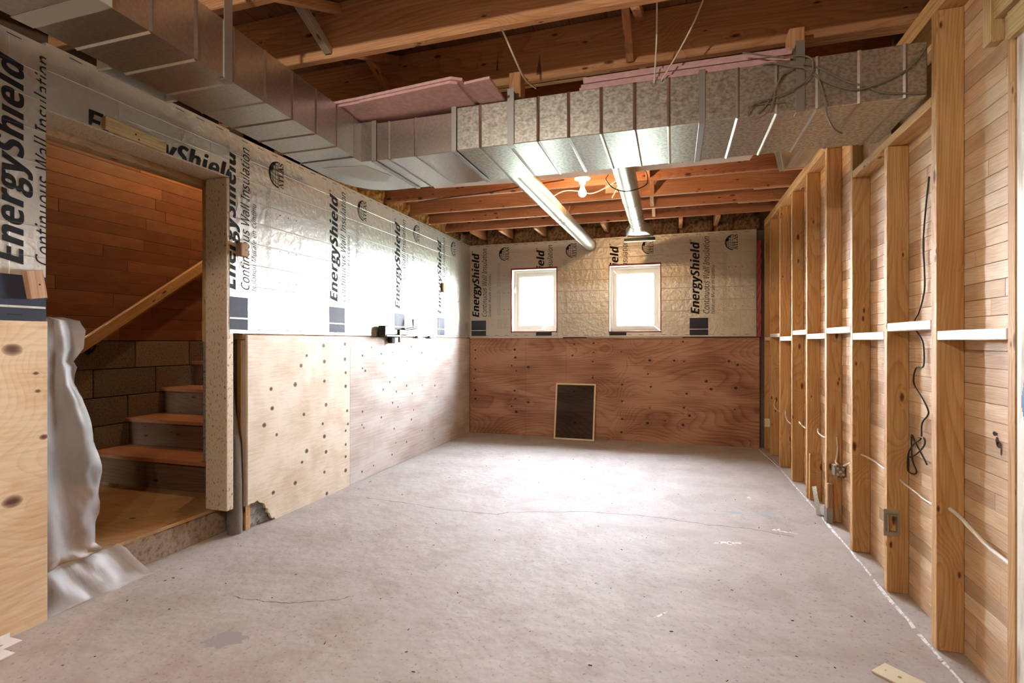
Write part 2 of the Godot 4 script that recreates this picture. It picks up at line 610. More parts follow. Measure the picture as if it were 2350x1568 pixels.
	# painted door post: chipped beige paint
	mat("chipped_paint", Color(0.80, 0.745, 0.66), 0.6, 0.0, noise_tex(95, 0.055, 5, 512, ramp([[0.0, Color(0.40, 0.28, 0.2)], [0.20, Color(0.58, 0.46, 0.36)], [0.27, Color(0.94, 0.92, 0.88)], [0.7, Color(1, 1, 1)], [1.0, Color(0.9, 0.87, 0.83)]])))
	tri_uv(M.chipped_paint, Vector3(2.2, 1.1, 2.2))
	# concrete
	var m := mat("concrete", Color(0.74, 0.725, 0.705), 0.72, 0.0, noise_tex(1, 0.006, 6, 1024, ramp([[0.0, Color(0.86, 0.83, 0.81)], [0.35, Color(0.90, 0.875, 0.865)], [0.5, Color(0.93, 0.92, 0.915)], [0.62, Color(0.92, 0.90, 0.895)], [1.0, Color(0.98, 0.975, 0.975)]])))
	tri_uv(m, Vector3(0.42, 0.42, 0.42))
	m.detail_enabled = true
	m.detail_blend_mode = BaseMaterial3D.BLEND_MODE_MUL
	m.detail_albedo = noise_tex(2, 0.09, 4, 1024, ramp([[0.0, Color(0.66, 0.62, 0.58)], [0.18, Color(0.88, 0.86, 0.85)], [0.3, Color(1, 1, 1)], [1.0, Color(1, 1, 1)]]))
	m.normal_enabled = true
	m.normal_texture = noise_tex(3, 0.05, 4, 512, null, FastNoiseLite.TYPE_SIMPLEX_SMOOTH, true)
	m.normal_scale = 0.12
	mat("crack", Color(0.42, 0.39, 0.37), 0.9)
	mat("stain_blue", Color(0.60, 0.64, 0.66), 0.7)
	mat("stain_grey", Color(0.60, 0.58, 0.57), 0.75)
	mat("white_filler", Color(0.86, 0.85, 0.84), 0.8, 0.0, noise_tex(4, 0.04, 4, 256, ramp([[0.0, Color(0.35, 0.32, 0.3)], [0.36, Color(0.7, 0.68, 0.66)], [0.45, Color(1, 1, 1)], [1.0, Color(1, 1, 1)]])))
	tri_uv(M.white_filler, Vector3(3, 3, 3))
	# cement block
	var blk := noise_tex(5, 0.05, 5, 512, ramp([[0.0, Color(0.6, 0.58, 0.55)], [0.5, Color(0.95, 0.94, 0.92)], [1.0, Color(1, 1, 1)]]))
	for k in 3:
		m = mat("block%d" % k, [Color(0.54, 0.495, 0.435), Color(0.50, 0.46, 0.405), Color(0.58, 0.53, 0.465)][k], 0.95, 0.0, blk)
		tri_uv(m, Vector3(2.5, 2.5, 2.5))
	mat("mortar", Color(0.44, 0.41, 0.38), 0.95, 0.0, blk)
	tri_uv(M.mortar, Vector3(3, 3, 3))
	# foil faced insulation
	m = mat("foil", Color(0.80, 0.80, 0.775), 0.46, 0.6)
	tri_uv(m, Vector3(0.8, 0.8, 0.8))
	m.normal_enabled = true
	m.normal_texture = noise_tex(6, 0.02, 5, 1024, null, FastNoiseLite.TYPE_SIMPLEX_SMOOTH, true)
	m.normal_scale = 0.28
	m.roughness_texture = noise_tex(7, 0.01, 4, 512, ramp([[0.0, Color(0.8, 0.8, 0.8)], [1.0, Color(1, 1, 1)]]))
	mat("foam_core", Color(0.84, 0.78, 0.62), 0.9)
	mat("print", Color(0.13, 0.135, 0.145), 0.75).metallic_specular = 0.3
	mat("print_navy", Color(0.19, 0.21, 0.27), 0.65).metallic_specular = 0.35
	mat("print_grey", Color(0.60, 0.60, 0.57), 0.6)
	# galvanised steel
	var sp := noise_tex(8, 0.035, 3, 512, ramp([[0.0, Color(0.88, 0.885, 0.89)], [0.5, Color(0.94, 0.945, 0.95)], [1.0, Color(1, 1, 1)]]))
	m = mat("galv", Color(0.88, 0.885, 0.875), 0.28, 0.95, sp)
	tri_uv(m, Vector3(3, 3, 3))
	var mt := noise_tex(10, 0.03, 6, 1024, ramp([[0.0, Color(0.72, 0.73, 0.73)], [0.40, Color(0.85, 0.86, 0.86)], [0.58, Color(0.94, 0.95, 0.95)], [1.0, Color(1, 1, 1)]]))
	m = mat("galv_mottled", Color(0.87, 0.875, 0.855), 0.44, 0.85, mt)
	tri_uv(m, Vector3(1.4, 2.0, 1.4))
	m.roughness_texture = noise_tex(11, 0.03, 4, 512, ramp([[0.0, Color(0.65, 0.65, 0.65)], [1.0, Color(1, 1, 1)]]))
	m = mat("galv_pipe", Color(0.80, 0.805, 0.79), 0.34, 0.85)
	mat("cleat", Color(0.68, 0.69, 0.69), 0.45, 0.8)
	mat("tape", Color(0.80, 0.81, 0.80), 0.5, 0.5)
	# small stuffs
	mat("pink_foam", Color(0.90, 0.755, 0.775), 0.85, 0.0, noise_tex(12, 0.05, 3, 256, ramp([[0.0, Color(0.88, 0.86, 0.86)], [1.0, Color(1, 1, 1)]])))
	tri_uv(M.pink_foam, Vector3(2, 2, 2))
	mat("pale_foam", Color(0.88, 0.80, 0.76), 0.85)
	mat("cable_grey", Color(0.50, 0.47, 0.42), 0.6)
	mat("cable_white", Color(0.90, 0.88, 0.84), 0.5)
	mat("cable_black", Color(0.13, 0.12, 0.12), 0.5)
	mat("steel", Color(0.72, 0.72, 0.70), 0.4, 0.9)
	mat("old_steel", Color(0.66, 0.63, 0.57), 0.55, 0.8, noise_tex(13, 0.06, 4, 256, ramp([[0.0, Color(0.45, 0.42, 0.38)], [0.5, Color(0.9, 0.88, 0.85)], [1.0, Color(1, 1, 1)]])))
	tri_uv(M.old_steel, Vector3(6, 6, 6))
	mat("iron", Color(0.20, 0.20, 0.20), 0.5, 0.6)
	mat("window_white", Color(0.90, 0.885, 0.86), 0.4)
	mat("porcelain", Color(0.93, 0.90, 0.86), 0.35)
	mat("white_metal", Color(0.94, 0.94, 0.945), 0.4)
	mat("ivory", Color(0.89, 0.86, 0.75), 0.4)
	mat("red_tape", Color(0.55, 0.14, 0.125), 0.45)
	mat("screen_frame", Color(0.92, 0.87, 0.77), 0.5)
	m = mat("mesh_cloth", Color(0.09, 0.085, 0.09, 0.74), 0.8)
	m.transparency = BaseMaterial3D.TRANSPARENCY_ALPHA
	m.cull_mode = BaseMaterial3D.CULL_DISABLED
	m = mat("poly", Color(0.86, 0.87, 0.885, 0.42), 0.38)
	m.transparency = BaseMaterial3D.TRANSPARENCY_ALPHA
	m.cull_mode = BaseMaterial3D.CULL_DISABLED
	m.backlight_enabled = true
	m.backlight = Color(0.5, 0.5, 0.5)
	m.normal_enabled = true
	m.normal_texture = noise_tex(14, 0.015, 4, 512, null, FastNoiseLite.TYPE_SIMPLEX_SMOOTH, true)
	m.normal_scale = 0.5
	m = mat("glass", Color(1, 1, 1, 0.04), 0.02)
	m.transparency = BaseMaterial3D.TRANSPARENCY_ALPHA
	mat("felt", Color(0.56, 0.53, 0.50), 0.95, 0.0, noise_tex(15, 0.12, 3, 256, ramp([[0.0, Color(0.6, 0.6, 0.6)], [1.0, Color(1, 1, 1)]])))
	tri_uv(M.felt, Vector3(5, 5, 5))
	m = mat("batt", Color(0.66, 0.55, 0.34), 1.0, 0.0, noise_tex(16, 0.03, 5, 512, ramp([[0.0, Color(0.42, 0.36, 0.30)], [0.36, Color(0.68, 0.60, 0.50)], [0.55, Color(0.95, 0.9, 0.8)], [1.0, Color(1, 1, 0.95)]])))
	tri_uv(m, Vector3(1.3, 1.3, 1.3))
	m = mat("bulb_glow", Color(1, 0.95, 0.88), 0.3)
	m.emission_enabled = true
	m.emission = Color(1.0, 0.90, 0.76)
	m.emission_energy_multiplier = 4.0
	m = mat("brown_batt", Color(0.52, 0.425, 0.34), 1.0, 0.0, M.batt.albedo_texture)
	tri_uv(m, Vector3(1.3, 1.3, 1.3))
	mat("blue_paint", Color(0.24, 0.47, 0.66), 0.6)
	mat("gasket_green", Color(0.24, 0.34, 0.31), 0.7)
	mat("debris", Color(0.22, 0.18, 0.15), 0.9)

# ------------------------------------------------------------------ floor

func patch(st: SurfaceTool, c: Vector2, r: Vector2, ang: float, y: float, rough := 0.35):
	var pts := []
	var n := 18
	for i in n:
		var a := TAU * i / n
		var k := 1.0 - rng.randf() * rough
		var q := Vector2(cos(a) * r.x, sin(a) * r.y).rotated(ang) * k
		pts.append(P(c.x + q.x, y, c.y + q.y))
	for i in n:
		tri(st, P(c.x, y, c.y), pts[i], pts[(i + 1) % n], Vector3.UP)

func crack(st: SurfaceTool, list: Array, w: float):
	var pts := []
	for i in list.size() - 1:
		for k in 8:
			var q: Vector2 = (list[i] as Vector2).lerp(list[i + 1], k / 8.0)
			pts.append(q + Vector2(rng.randf_range(-0.006, 0.006), rng.randf_range(-0.008, 0.008)))
	pts.append(list[-1])
	for i in pts.size() - 1:
		var a: Vector2 = pts[i]
		var b: Vector2 = pts[i + 1]
		var n := (b - a).orthogonal().normalized() * w * rng.randf_range(0.25, 0.6)
		quad(st, P(a.x + n.x, 0.0004, a.y + n.y), P(b.x + n.x, 0.0004, b.y + n.y), P(b.x - n.x, 0.0004, b.y - n.y), P(a.x - n.x, 0.0004, a.y - n.y), Vector3.UP)

func build_floor():
	var f := structure("floor", "worn pale grey concrete basement floor with fine cracks", "floor")
	var st := mb()
	bxd(st, -4.30, 1.30, -0.12, 0.0, -2.0, 6.7, 2, 0.0)
	obj("concrete_slab", st, M.concrete, f)
	st = mb()
	crack(st, [Vector2(-2.218, 3.447), Vector2(-1.906, 3.429), Vector2(-1.575, 3.371), Vector2(-1.147, 3.379), Vector2(-1.089, 3.446), Vector2(-0.561, 3.623), Vector2(-0.129, 3.646), Vector2(0.205, 3.592), Vector2(0.469, 3.590), Vector2(0.70, 3.52)], 0.008)
	obj("crack", st, M.crack, f)
	st = mb()
	crack(st, [Vector2(-1.95, 1.93), Vector2(-1.789, 1.935), Vector2(-1.659, 1.954), Vector2(-1.476, 2.042), Vector2(-1.427, 2.09)], 0.006)
	obj("crack", st, M.crack, f)
	st = mb()
	patch(st, Vector2(0.40, 3.90), Vector2(0.07, 0.03), 0.2, 0.0005, 0.5)
	patch(st, Vector2(0.61, 3.94), Vector2(0.075, 0.05), 0.3, 0.0005, 0.5)
	obj("paint_stain", st, M.stain_blue, f)
	st = mb()
	patch(st, Vector2(-1.687, 1.641), Vector2(0.11, 0.07), 0.5, 0.0005, 0.45)
	obj("water_stain", st, M.stain_grey, f)
	st = mb()
	for q in [[0.30, 3.3, 0.10, 0.035, 0.1], [0.62, 3.62, 0.05, 0.02, 0.8], [0.67, 3.60, 0.10, 0.02, -0.2], [-0.05, 2.35, 0.07, 0.01, 0.9], [0.55, 4.3, 0.02, 0.05, 0.0]]:
		patch(st, Vector2(q[0], q[1]), Vector2(q[2], q[3]), q[4], 0.0005, 0.75)
	obj("plaster_scuff", st, M.white_filler, f).set_meta("kind", "stuff")

# ------------------------------------------------------------------ left and back walls

func sheet_box(st: SurfaceTool, wall: int, s0: float, s1: float, y0: float, y1: float, th: float, w := 0.0):
	# a board on a wall: front face w out of the plane, uv 0..1 over its face
	var f := []
	var b := []
	for e in [[s0, y0], [s1, y0], [s1, y1], [s0, y1]]:
		f.append(on_wall(wall, e[0], e[1], w))
		b.append(on_wall(wall, e[0], e[1], w - th))
	var uv := [Vector2(0, 1), Vector2(1, 1), Vector2(1, 0), Vector2(0, 0)]
	var out := wall_out(wall)
	quad(st, f[0], f[1], f[2], f[3], out, uv)
	quad(st, b[0], b[1], b[2], b[3], -out, uv)
	var mid: Vector3 = (f[0] + f[2] + b[0] + b[2]) / 4
	for i in 4:
		var k := (i + 1) % 4
		quad(st, f[i], f[k], b[k], b[i], (f[i] + f[k] + b[i] + b[k]) / 4 - mid, [Vector2(0, 0), Vector2(1, 0), Vector2(1, 0.02), Vector2(0, 0.02)])

# a board with a rectangular opening
func holed(st: SurfaceTool, wall: int, o: Rect2, h: Rect2, th: float):
	var out := wall_out(wall)
	for w in [0.0, -th]:
		var xs := [o.position.x, h.position.x, h.end.x, o.end.x]
		var ys := [o.position.y, h.position.y, h.end.y, o.end.y]
		for i in 3:
			for j in 3:
				if i == 1 and j == 1: continue
				quad(st, on_wall(wall, xs[i], ys[j], w), on_wall(wall, xs[i + 1], ys[j], w), on_wall(wall, xs[i + 1], ys[j + 1], w), on_wall(wall, xs[i], ys[j + 1], w), out if w == 0.0 else -out)
	for q in [[o, 1.0], [h, -1.0]]:
		var r: Rect2 = q[0]
		var c := [r.position, Vector2(r.end.x, r.position.y), r.end, Vector2(r.position.x, r.end.y)]
		for i in 4:
			var a: Vector2 = c[i]
			var b: Vector2 = c[(i + 1) % 4]
			var m := (a + b) / 2 - r.get_center()
			var dir: Vector3 = (on_wall(wall, m.x, m.y, 0.0) - on_wall(wall, 0, 0, 0.0)) * q[1]
			quad(st, on_wall(wall, a.x, a.y, 0), on_wall(wall, b.x, b.y, 0), on_wall(wall, b.x, b.y, -th), on_wall(wall, a.x, a.y, -th), dir)

# one printed unit of the insulation facing; clips: rectangles it shows in
func print_unit(wall: int, s0: float, clips: Array, board: Node3D):
	var st := mb()
	var nv := mb()
	var gr := mb()
	for c in clips:
		var r: Rect2 = c
		for b in [0.0, 0.005]:   # the face is heavier than bold
			lay(st, wall, turned(letters("EnergyShield", "Droid Sans", true, 0.806, 0.094, 0.22), s0 + 0.105, 1.495 + b), r, 0.0016 + b * 0.02)
		lay(st, wall, turned(letters("®", "Droid Sans", true, 0.022, 0.022, 0.0), s0 + 0.02, 2.335), r)
		lay(st, wall, turned(letters("Continuous Wall Insulation", "Droid Sans", false, 0.875, 0.066, 0.2), s0 + 0.212, 1.497), r)
		lay(st, wall, turned(letters("Isolation Murale en Continu", "Droid Sans", false, 0.55, 0.036, 0.2), s0 + 0.268, 1.495), r)
		lay(st, wall, turned(globe(), s0 + 0.464, 2.297), r)
		lay(st, wall, turned(letters("ATLAS", "Droid Serif", true, 0.172, 0.042, 0.0), s0 + 0.510, 2.212), r)
		lay(nv, wall, rect2(s0, 1.328, s0 + 0.2, 1.452), r)
		lay(nv, wall, rect2(s0, 1.254, s0 + 0.2, 1.319), r)
		# the block of fine print, too small to read
		var q := RandomNumberGenerator.new()
		q.seed = int(s0 * 1000.0) + wall
		for col in 4:
			var y := 1.52
			while y < 2.19:
				var l := q.randf_range(0.008, 0.03)
				if not (y > 1.84 and y < 1.87): lay(gr, wall, rect2(s0 + 0.355 + col * 0.011, y, s0 + 0.359 + col * 0.011, minf(y + l, 2.19)), r)
				y += l + q.randf_range(0.004, 0.012)
		for col in 11:
			var y := 1.345
			while y < 1.475:
				var l := q.randf_range(0.008, 0.025)
				if q.randf() < 0.85: lay(gr, wall, rect2(s0 + 0.355 + col * 0.013, y, s0 + 0.3585 + col * 0.013, minf(y + l, 1.475)), r)
				y += l + 0.006
	obj("lettering", st, M.print, board)
	obj("colour_bar", nv, M.print_navy, board)
	if wall == 1 or s0 > 2.0: obj("fine_print", gr, M.print_grey, board)

func board_marks(wall: int, s0: float, s1: float, y0: float, y1: float, holes: Array, board: Node3D, lines: Array, uprights: Array):
	# printed ticks along the edges and nail holes
	var st := mb()
	var all := Rect2(s0, y0, s1 - s0, y1 - y0)
	var s := s0 + 0.09
	while s < s1 - 0.05:
		for y in [y0 + 0.024, y1 - 0.018]:
			if y < 1.3 or y > 2.38: lay(st, wall, stroke(PackedVector2Array([Vector2(s, y), Vector2(s + 0.05, y - 0.002)]), 0.0035), all, 0.0017)
		s += 0.128
	for h in holes:
		lay(st, wall, rect2(h[0] - 0.004, h[1] - 0.004, h[0] + 0.004, h[1] + 0.004), all, 0.0018)
	obj("printed_mark", st, M.print, board)
	# creases embossed in the facing
	var cr := mb()
	var out := wall_out(wall)
	for l in lines:
		var a := Vector2(l[0], l[2])
		var n := 14
		for i in n:
			var p := a.lerp(Vector2(l[1], l[3]), float(i) / n)
			var q := a.lerp(Vector2(l[1], l[3]), float(i + 1) / n)
			var h: float = 0.0018
			for side in [-1.0, 1.0]:
				var o := Vector2(0, 0.003 * side)
				quad(cr, on_wall(wall, p.x, p.y, h), on_wall(wall, q.x, q.y, h), on_wall(wall, q.x, q.y + o.y, 0.0001), on_wall(wall, p.x, p.y + o.y, 0.0001), out)
	for u in uprights:
		for side in [-1.0, 1.0]:
			quad(cr, on_wall(wall, u[0], u[1], 0.0012), on_wall(wall, u[0], u[2], 0.0012), on_wall(wall, u[0] + 0.0016 * side, u[2], 0.0001), on_wall(wall, u[0] + 0.0016 * side, u[1], 0.0001), out)
	if lines.size() + uprights.size(): obj("crease", cr, M.foil, board)

func horizontals(s0: float, s1: float) -> Array:
	var out := []
	for y in [2.31, 2.19, 2.06, 1.93, 1.80, 1.665, 1.53]:
		out.append([s0 + 0.003, s1 - 0.003, y + rng.randf_range(-0.006, 0.006), y + rng.randf_range(-0.006, 0.006)])
	return out

func build_walls():
	var w := structure("wall_left", "left wall of foil faced insulation above plywood sheets, with an open doorway", "wall")
	var st := mb()
	bxd(st, -2.72, -2.556, 0.0, 2.42, -1.9, 1.50, 2, 0.0)      # near stretch
	bxd(st, -2.72, -2.556, 2.24, 2.42, 1.50, 2.66, 2, 0.0)     # over the doorway
	bxd(st, -2.72, -2.62, 0.0, 2.42, 2.66, 6.6, 2, 0.0)        # far stretch
	bxd(st, -2.62, -2.556, 1.24, 2.42, 2.52, 6.6, 2, 0.0)
	obj("masonry", st, M.mortar, w)
	st = mb()
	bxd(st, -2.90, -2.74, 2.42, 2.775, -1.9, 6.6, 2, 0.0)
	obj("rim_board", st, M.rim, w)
	# insulation boards
	st = mb()
	sheet_box(st, 0, -1.9, 1.527, 1.268, 2.43, 0.025)
	var b := obj("insulation_board", st, M.foil, w)
	print_unit(0, 1.342, [Rect2(-1.9, 1.268, 3.427, 1.16)], b)
	print_unit(0, 0.36, [Rect2(-1.9, 1.268, 3.427, 1.16)], b)
	board_marks(0, -1.9, 1.527, 1.268, 2.43, [], b, horizontals(-1.9, 1.527), [[1.40, 1.27, 2.42]])
	st = mb()
	sheet_box(st, 0, 1.527, 2.482, 2.163, 2.445, 0.025)
	b = obj("insulation_board", st, M.foil, w)
	st = mb()
	var over := Rect2(1.695, 2.166, 0.787, 0.27)
	var flat := letters("EnergyShield", "Droid Sans", true, 0.84, 0.10, 0.22)
	for i in flat.size(): flat[i] += Vector2(1.675, 2.137)
	lay(st, 0, flat, over)
	for i in flat.size(): flat[i] += Vector2(0.005, 0.0)
	lay(st, 0, flat, over, 0.0017)
	obj("lettering", st, M.print, b)
	board_marks(0, 1.527, 2.482, 2.163, 2.445, [], b, [[1.53, 2.48, 2.33, 2.33], [1.85, 2.48, 2.255, 2.265]], [[1.695, 2.17, 2.44], [1.83, 2.17, 2.44], [2.0, 2.17, 2.44], [2.17, 2.17, 2.44], [2.35, 2.17, 2.44]])
	st = mb()
	sheet_box(st, 0, 2.483, 5.40, 1.232, 2.435, 0.025)
	b = obj("insulation_board", st, M.foil, w)
	var whole := Rect2(2.483, 1.232, 2.917, 1.2)
	for s0 in [2.422, 3.427, 4.412]: print_unit(0, s0, [whole], b)
	print_unit(0, 5.352, [Rect2(5.352, 1.232, 0.047, 1.2)], b)
	var holes := []
	for s in [2.90, 2.98, 3.06, 4.05, 4.14, 4.23, 4.95, 5.05]:
		for y in [2.03, 1.79, 1.58]: holes.append([s, y])
	board_marks(0, 2.483, 5.40, 1.232, 2.435, holes, b, horizontals(2.483, 5.40), [[3.39, 1.24, 2.43], [4.36, 1.24, 2.43]])
	st = mb()
	sheet_box(st, 0, 5.401, 6.335, 1.232, 2.43, 0.025)
	b = obj("insulation_board", st, M.foil, w)
	print_unit(0, 5.352, [Rect2(5.401, 1.232, 0.93, 1.2)], b)
	board_marks(0, 5.401, 6.335, 1.232, 2.43, [], b, horizontals(5.401, 6.33), [])
	# plywood
	st = mb()
	sheet_box(st, 0, 0.313, 1.533, 0.0, 1.266, 0.02)
	obj("plywood_sheet", st, M.ply_tan, w)
	st = mb()
	sheet_box(st, 0, -1.9, 0.311, 0.0, 1.266, 0.02)
	obj("plywood_sheet", st, M.ply_tan, w)
	st = mb()
	ply_torn(st)
	obj("plywood_sheet", st, M.ply_pale, w)
	st = mb()
	sheet_box(st, 0, 3.704, 6.335, 0.004, 1.222, 0.018, -0.002)
	obj("plywood_sheet", st, M.ply_grey, w)
	# framing seen at the near end of the plywood
	st = mb()
	bxd(st, -2.617, -2.55, 0.0, 1.195, 2.626, 2.665, 1)
	obj("stud", st, M.stud1, w)
	st = mb()
	bxd(st, -2.655, -2.549, 1.196, 1.232, 2.60, 6.3, 2)
	obj("plate", st, M.old_wood, w)

	# back wall
	w = structure("wall_back", "back wall with two small windows, foil faced insulation above reddish plywood", "wall")
	st = mb()
	# masonry round the two openings
	var x := [-2.75, -1.958, -1.375, -0.735, -0.139, 1.25]
	for i in 5:
		if i % 2 == 0:
			bxd(st, x[i], x[i + 1], 0.0, 2.42, 6.363, 6.66, 0, 0.0)
		else:
			bxd(st, x[i], x[i + 1], 0.0, 1.306, 6.363, 6.66, 0, 0.0)
			bxd(st, x[i], x[i + 1], 2.092, 2.42, 6.363, 6.66, 0, 0.0)
	obj("masonry", st, M.mortar, w)
	st = mb()
	bxd(st, -2.75, 1.25, 2.42, 2.775, 6.5, 6.66, 0, 0.0)
	obj("rim_board", st, M.joist1, w)
	st = mb()
	holed(st, 1, Rect2(-2.529, 1.238, 1.793, 1.19), Rect2(-1.958, 1.306, 0.583, 0.786), 0.025)
	b = obj("insulation_board", st, M.foil, w)
	print_unit(1, -2.505, [Rect2(-2.529, 1.238, 1.79, 1.19)], b)
	print_unit(1, -1.640, [Rect2(-1.65, 2.095, 0.3, 0.33), Rect2(-1.372, 1.238, 0.63, 1.19), Rect2(-1.65, 1.24, 0.275, 0.063)], b)
	holes = []
	for s in [-2.06, -2.0, -1.19, -1.13, -1.07]:
		for y in [2.02, 1.80, 1.59]: holes.append([s, y])
	var lines := []
	for l in horizontals(-2.525, -0.74):
		if l[2] > 2.1: lines.append(l)
		else:
			lines.append([-2.525, -1.962, l[2], l[2]])
			lines.append([-1.371, -0.74, l[2], l[2]])
	board_marks(1, -2.529, -0.736, 1.238, 2.428, holes, b, lines, [[-1.07, 1.24, 2.42]])
	st = mb()
	holed(st, 1, Rect2(-0.735, 1.238, 1.618, 1.192), Rect2(-0.7345, 1.300, 0.596, 0.790), 0.025)
	b = obj("insulation_board", st, M.foil, w)
	print_unit(1, -0.731, [Rect2(-0.734, 2.093, 0.6, 0.33), Rect2(-0.134, 1.24, 0.3, 1.19), Rect2(-0.734, 1.24, 0.6, 0.058)], b)
	print_unit(1, 0.181, [Rect2(0.10, 1.238, 0.78, 1.19)], b)
	holes = []
	for s in [0.60, 0.67, 0.74]:
		for y in [2.02, 1.80, 1.58]: holes.append([s, y])
	lines = []
	for l in horizontals(-0.73, 0.88):
		lines.append(l if l[2] > 2.1 else [-0.134, 0.88, l[2], l[2]])
	board_marks(1, -0.735, 0.883, 1.238, 2.428, holes, b, lines, [[0.72, 1.24, 2.42]])
	for q in [[-2.527, -1.775], [-1.773, -1.263], [-1.261, 0.914]]:
		st = mb()
		ply_piece(st, q[0], q[1])
		obj("plywood_sheet", st, M.ply_red, w)
	st = mb()
	bxd(st, -2.52, -1.30, 1.222, 1.2375, 6.318, 6.36, 0, 0.001)
	obj("ledge_strip", st, M.whitewash, w)
	st = mb()
	bxd(st, -1.0, 0.10, 1.2225, 1.232, 6.30, 6.36, 0, 0.001)
	obj("ledge_strip", st, M.whitewash, w)
	# batts in the rim, and the lookouts between them
	var xs := [-2.72, -2.34, -1.975, -1.54, -0.763, 0.08, 0.46, 0.95]
	for i in 7:
		st = mb()
		batt(st, xs[i] + 0.03, xs[i + 1] - 0.03, 2.43, 2.77, 6.40, 1, 30 + i)
		obj("insulation_batt", st, M.brown_batt, w)
	# batts in the rim of the left wall
	w = get_node("wall_left")
	var js := [3.55, 4.01, 4.46, 4.95, 5.41, 5.87, 6.33]
	for i in 6:
		st = mb()
		batt(st, js[i] + 0.045, js[i + 1] - 0.005, 2.435, 2.77, -2.68, 0, 50 + i)
		obj("insulation_batt", st, M.batt, w)

	# behind the camera
	w = structure("wall_rear", "rear wall of the basement room behind the viewer", "wall")
	st = mb()
	bxd(st, -2.75, 1.25, 0.0, 2.775, -2.0, -1.9, 0, 0.0)
	obj("masonry", st, M.block2, w)

func ply_piece(st: SurfaceTool, x0: float, x1: float):
	sheet_box_uv(st, 1, x0, x1, 0.0, 1.222, 0.02, (x0 + 2.53) / 3.444, (x1 + 2.53) / 3.444)

func sheet_box_uv(st: SurfaceTool, wall: int, s0: float, s1: float, y0: float, y1: float, th: float, u0: float, u1: float):
	var c := [[s0, y0, u0, 1.0], [s1, y0, u1, 1.0], [s1, y1, u1, 0.0], [s0, y1, u0, 0.0]]
	var f := []
	var b := []
	var uv := []
	for e in c:
		f.append(on_wall(wall, e[0], e[1], 0.0))
		b.append(on_wall(wall, e[0], e[1], -th))
		uv.append(Vector2(e[2], e[3]))
	var out := wall_out(wall)
	quad(st, f[0], f[1], f[2], f[3], out, uv)
	var mid: Vector3 = (f[0] + f[2] + b[0] + b[2]) / 4
	for i in 4:
		var k := (i + 1) % 4
		quad(st, f[i], f[k], b[k], b[i], (f[i] + f[k] + b[i] + b[k]) / 4 - mid, [uv[i], uv[k], uv[k], uv[i]])

# the pale sheet by the doorway, its lower near corner rotted away
func ply_torn(st: SurfaceTool):
	var o := PackedVector2Array([Vector2(2.622, 1.222), Vector2(3.698, 1.222), Vector2(3.698, 0.0), Vector2(2.86, 0.0)])
	for q in [[2.845, 0.02], [2.83, 0.012], [2.812, 0.04], [2.806, 0.058], [2.788, 0.066], [2.792, 0.09], [2.772, 0.10], [2.764, 0.128], [2.745, 0.142], [2.722, 0.15], [2.70, 0.171], [2.676, 0.162], [2.65, 0.166], [2.622, 0.160]]:
		o.append(Vector2(q[0], q[1]))
	var idx := Geometry2D.triangulate_polygon(o)
	for i in range(0, idx.size(), 3):
		var q := []
		var uv := []
		for k in 3:
			var p := o[idx[i + k]]
			q.append(p)
			uv.append(Vector2((p.x - 2.62) / 1.078, 1.0 - p.y / 1.222))
		tri(st, on_wall(0, q[0].x, q[0].y, 0), on_wall(0, q[1].x, q[1].y, 0), on_wall(0, q[2].x, q[2].y, 0), Vector3.RIGHT, uv[0], uv[1], uv[2])
	for i in o.size():
		var a := o[i]
		var b := o[(i + 1) % o.size()]
		var e := b - a
		var n := Vector2(e.y, -e.x)
		if Geometry2D.is_point_in_polygon((a + b) / 2 + n.normalized() * 0.0005, o): n = -n
		var u := Vector2((a.x - 2.62) / 1.078, 1.0 - a.y / 1.222)
		quad(st, on_wall(0, a.x, a.y, 0), on_wall(0, b.x, b.y, 0), on_wall(0, b.x, b.y, -0.018), on_wall(0, a.x, a.y, -0.018), Vector3(0, n.y, -n.x), [u, u, u, u])

# lumpy face of a fibreglass batt; across: 1 = faces the room from the back wall, 0 = from the left wall
func batt(st: SurfaceTool, s0: float, s1: float, y0: float, y1: float, depth: float, across: int, seed_: int):
	var n := FastNoiseLite.new()
	n.seed = seed_
	n.frequency = 4.0
	n.fractal_octaves = 4
	var rows := []
	for i in 13:
		var line := []
		for j in 19:
			var s := lerpf(s0, s1, j / 18.0)
			var y := lerpf(y0, y1, i / 12.0)
			var e := 1.0 - pow(absf(j / 9.0 - 1.0), 6.0)
			var b := 0.045 * n.get_noise_2d(s * 2.0, y * 2.0) + 0.05 * e
			line.append(P(s, y, depth - b) if across == 1 else P(depth + b, y, s))
		rows.append(line)
	sheet(st, rows, Vector3.BACK if across == 1 else Vector3.RIGHT)

# ------------------------------------------------------------------ right wall

func stud_mat(i: int) -> Material:
	return M["stud%d" % (i % 3)]

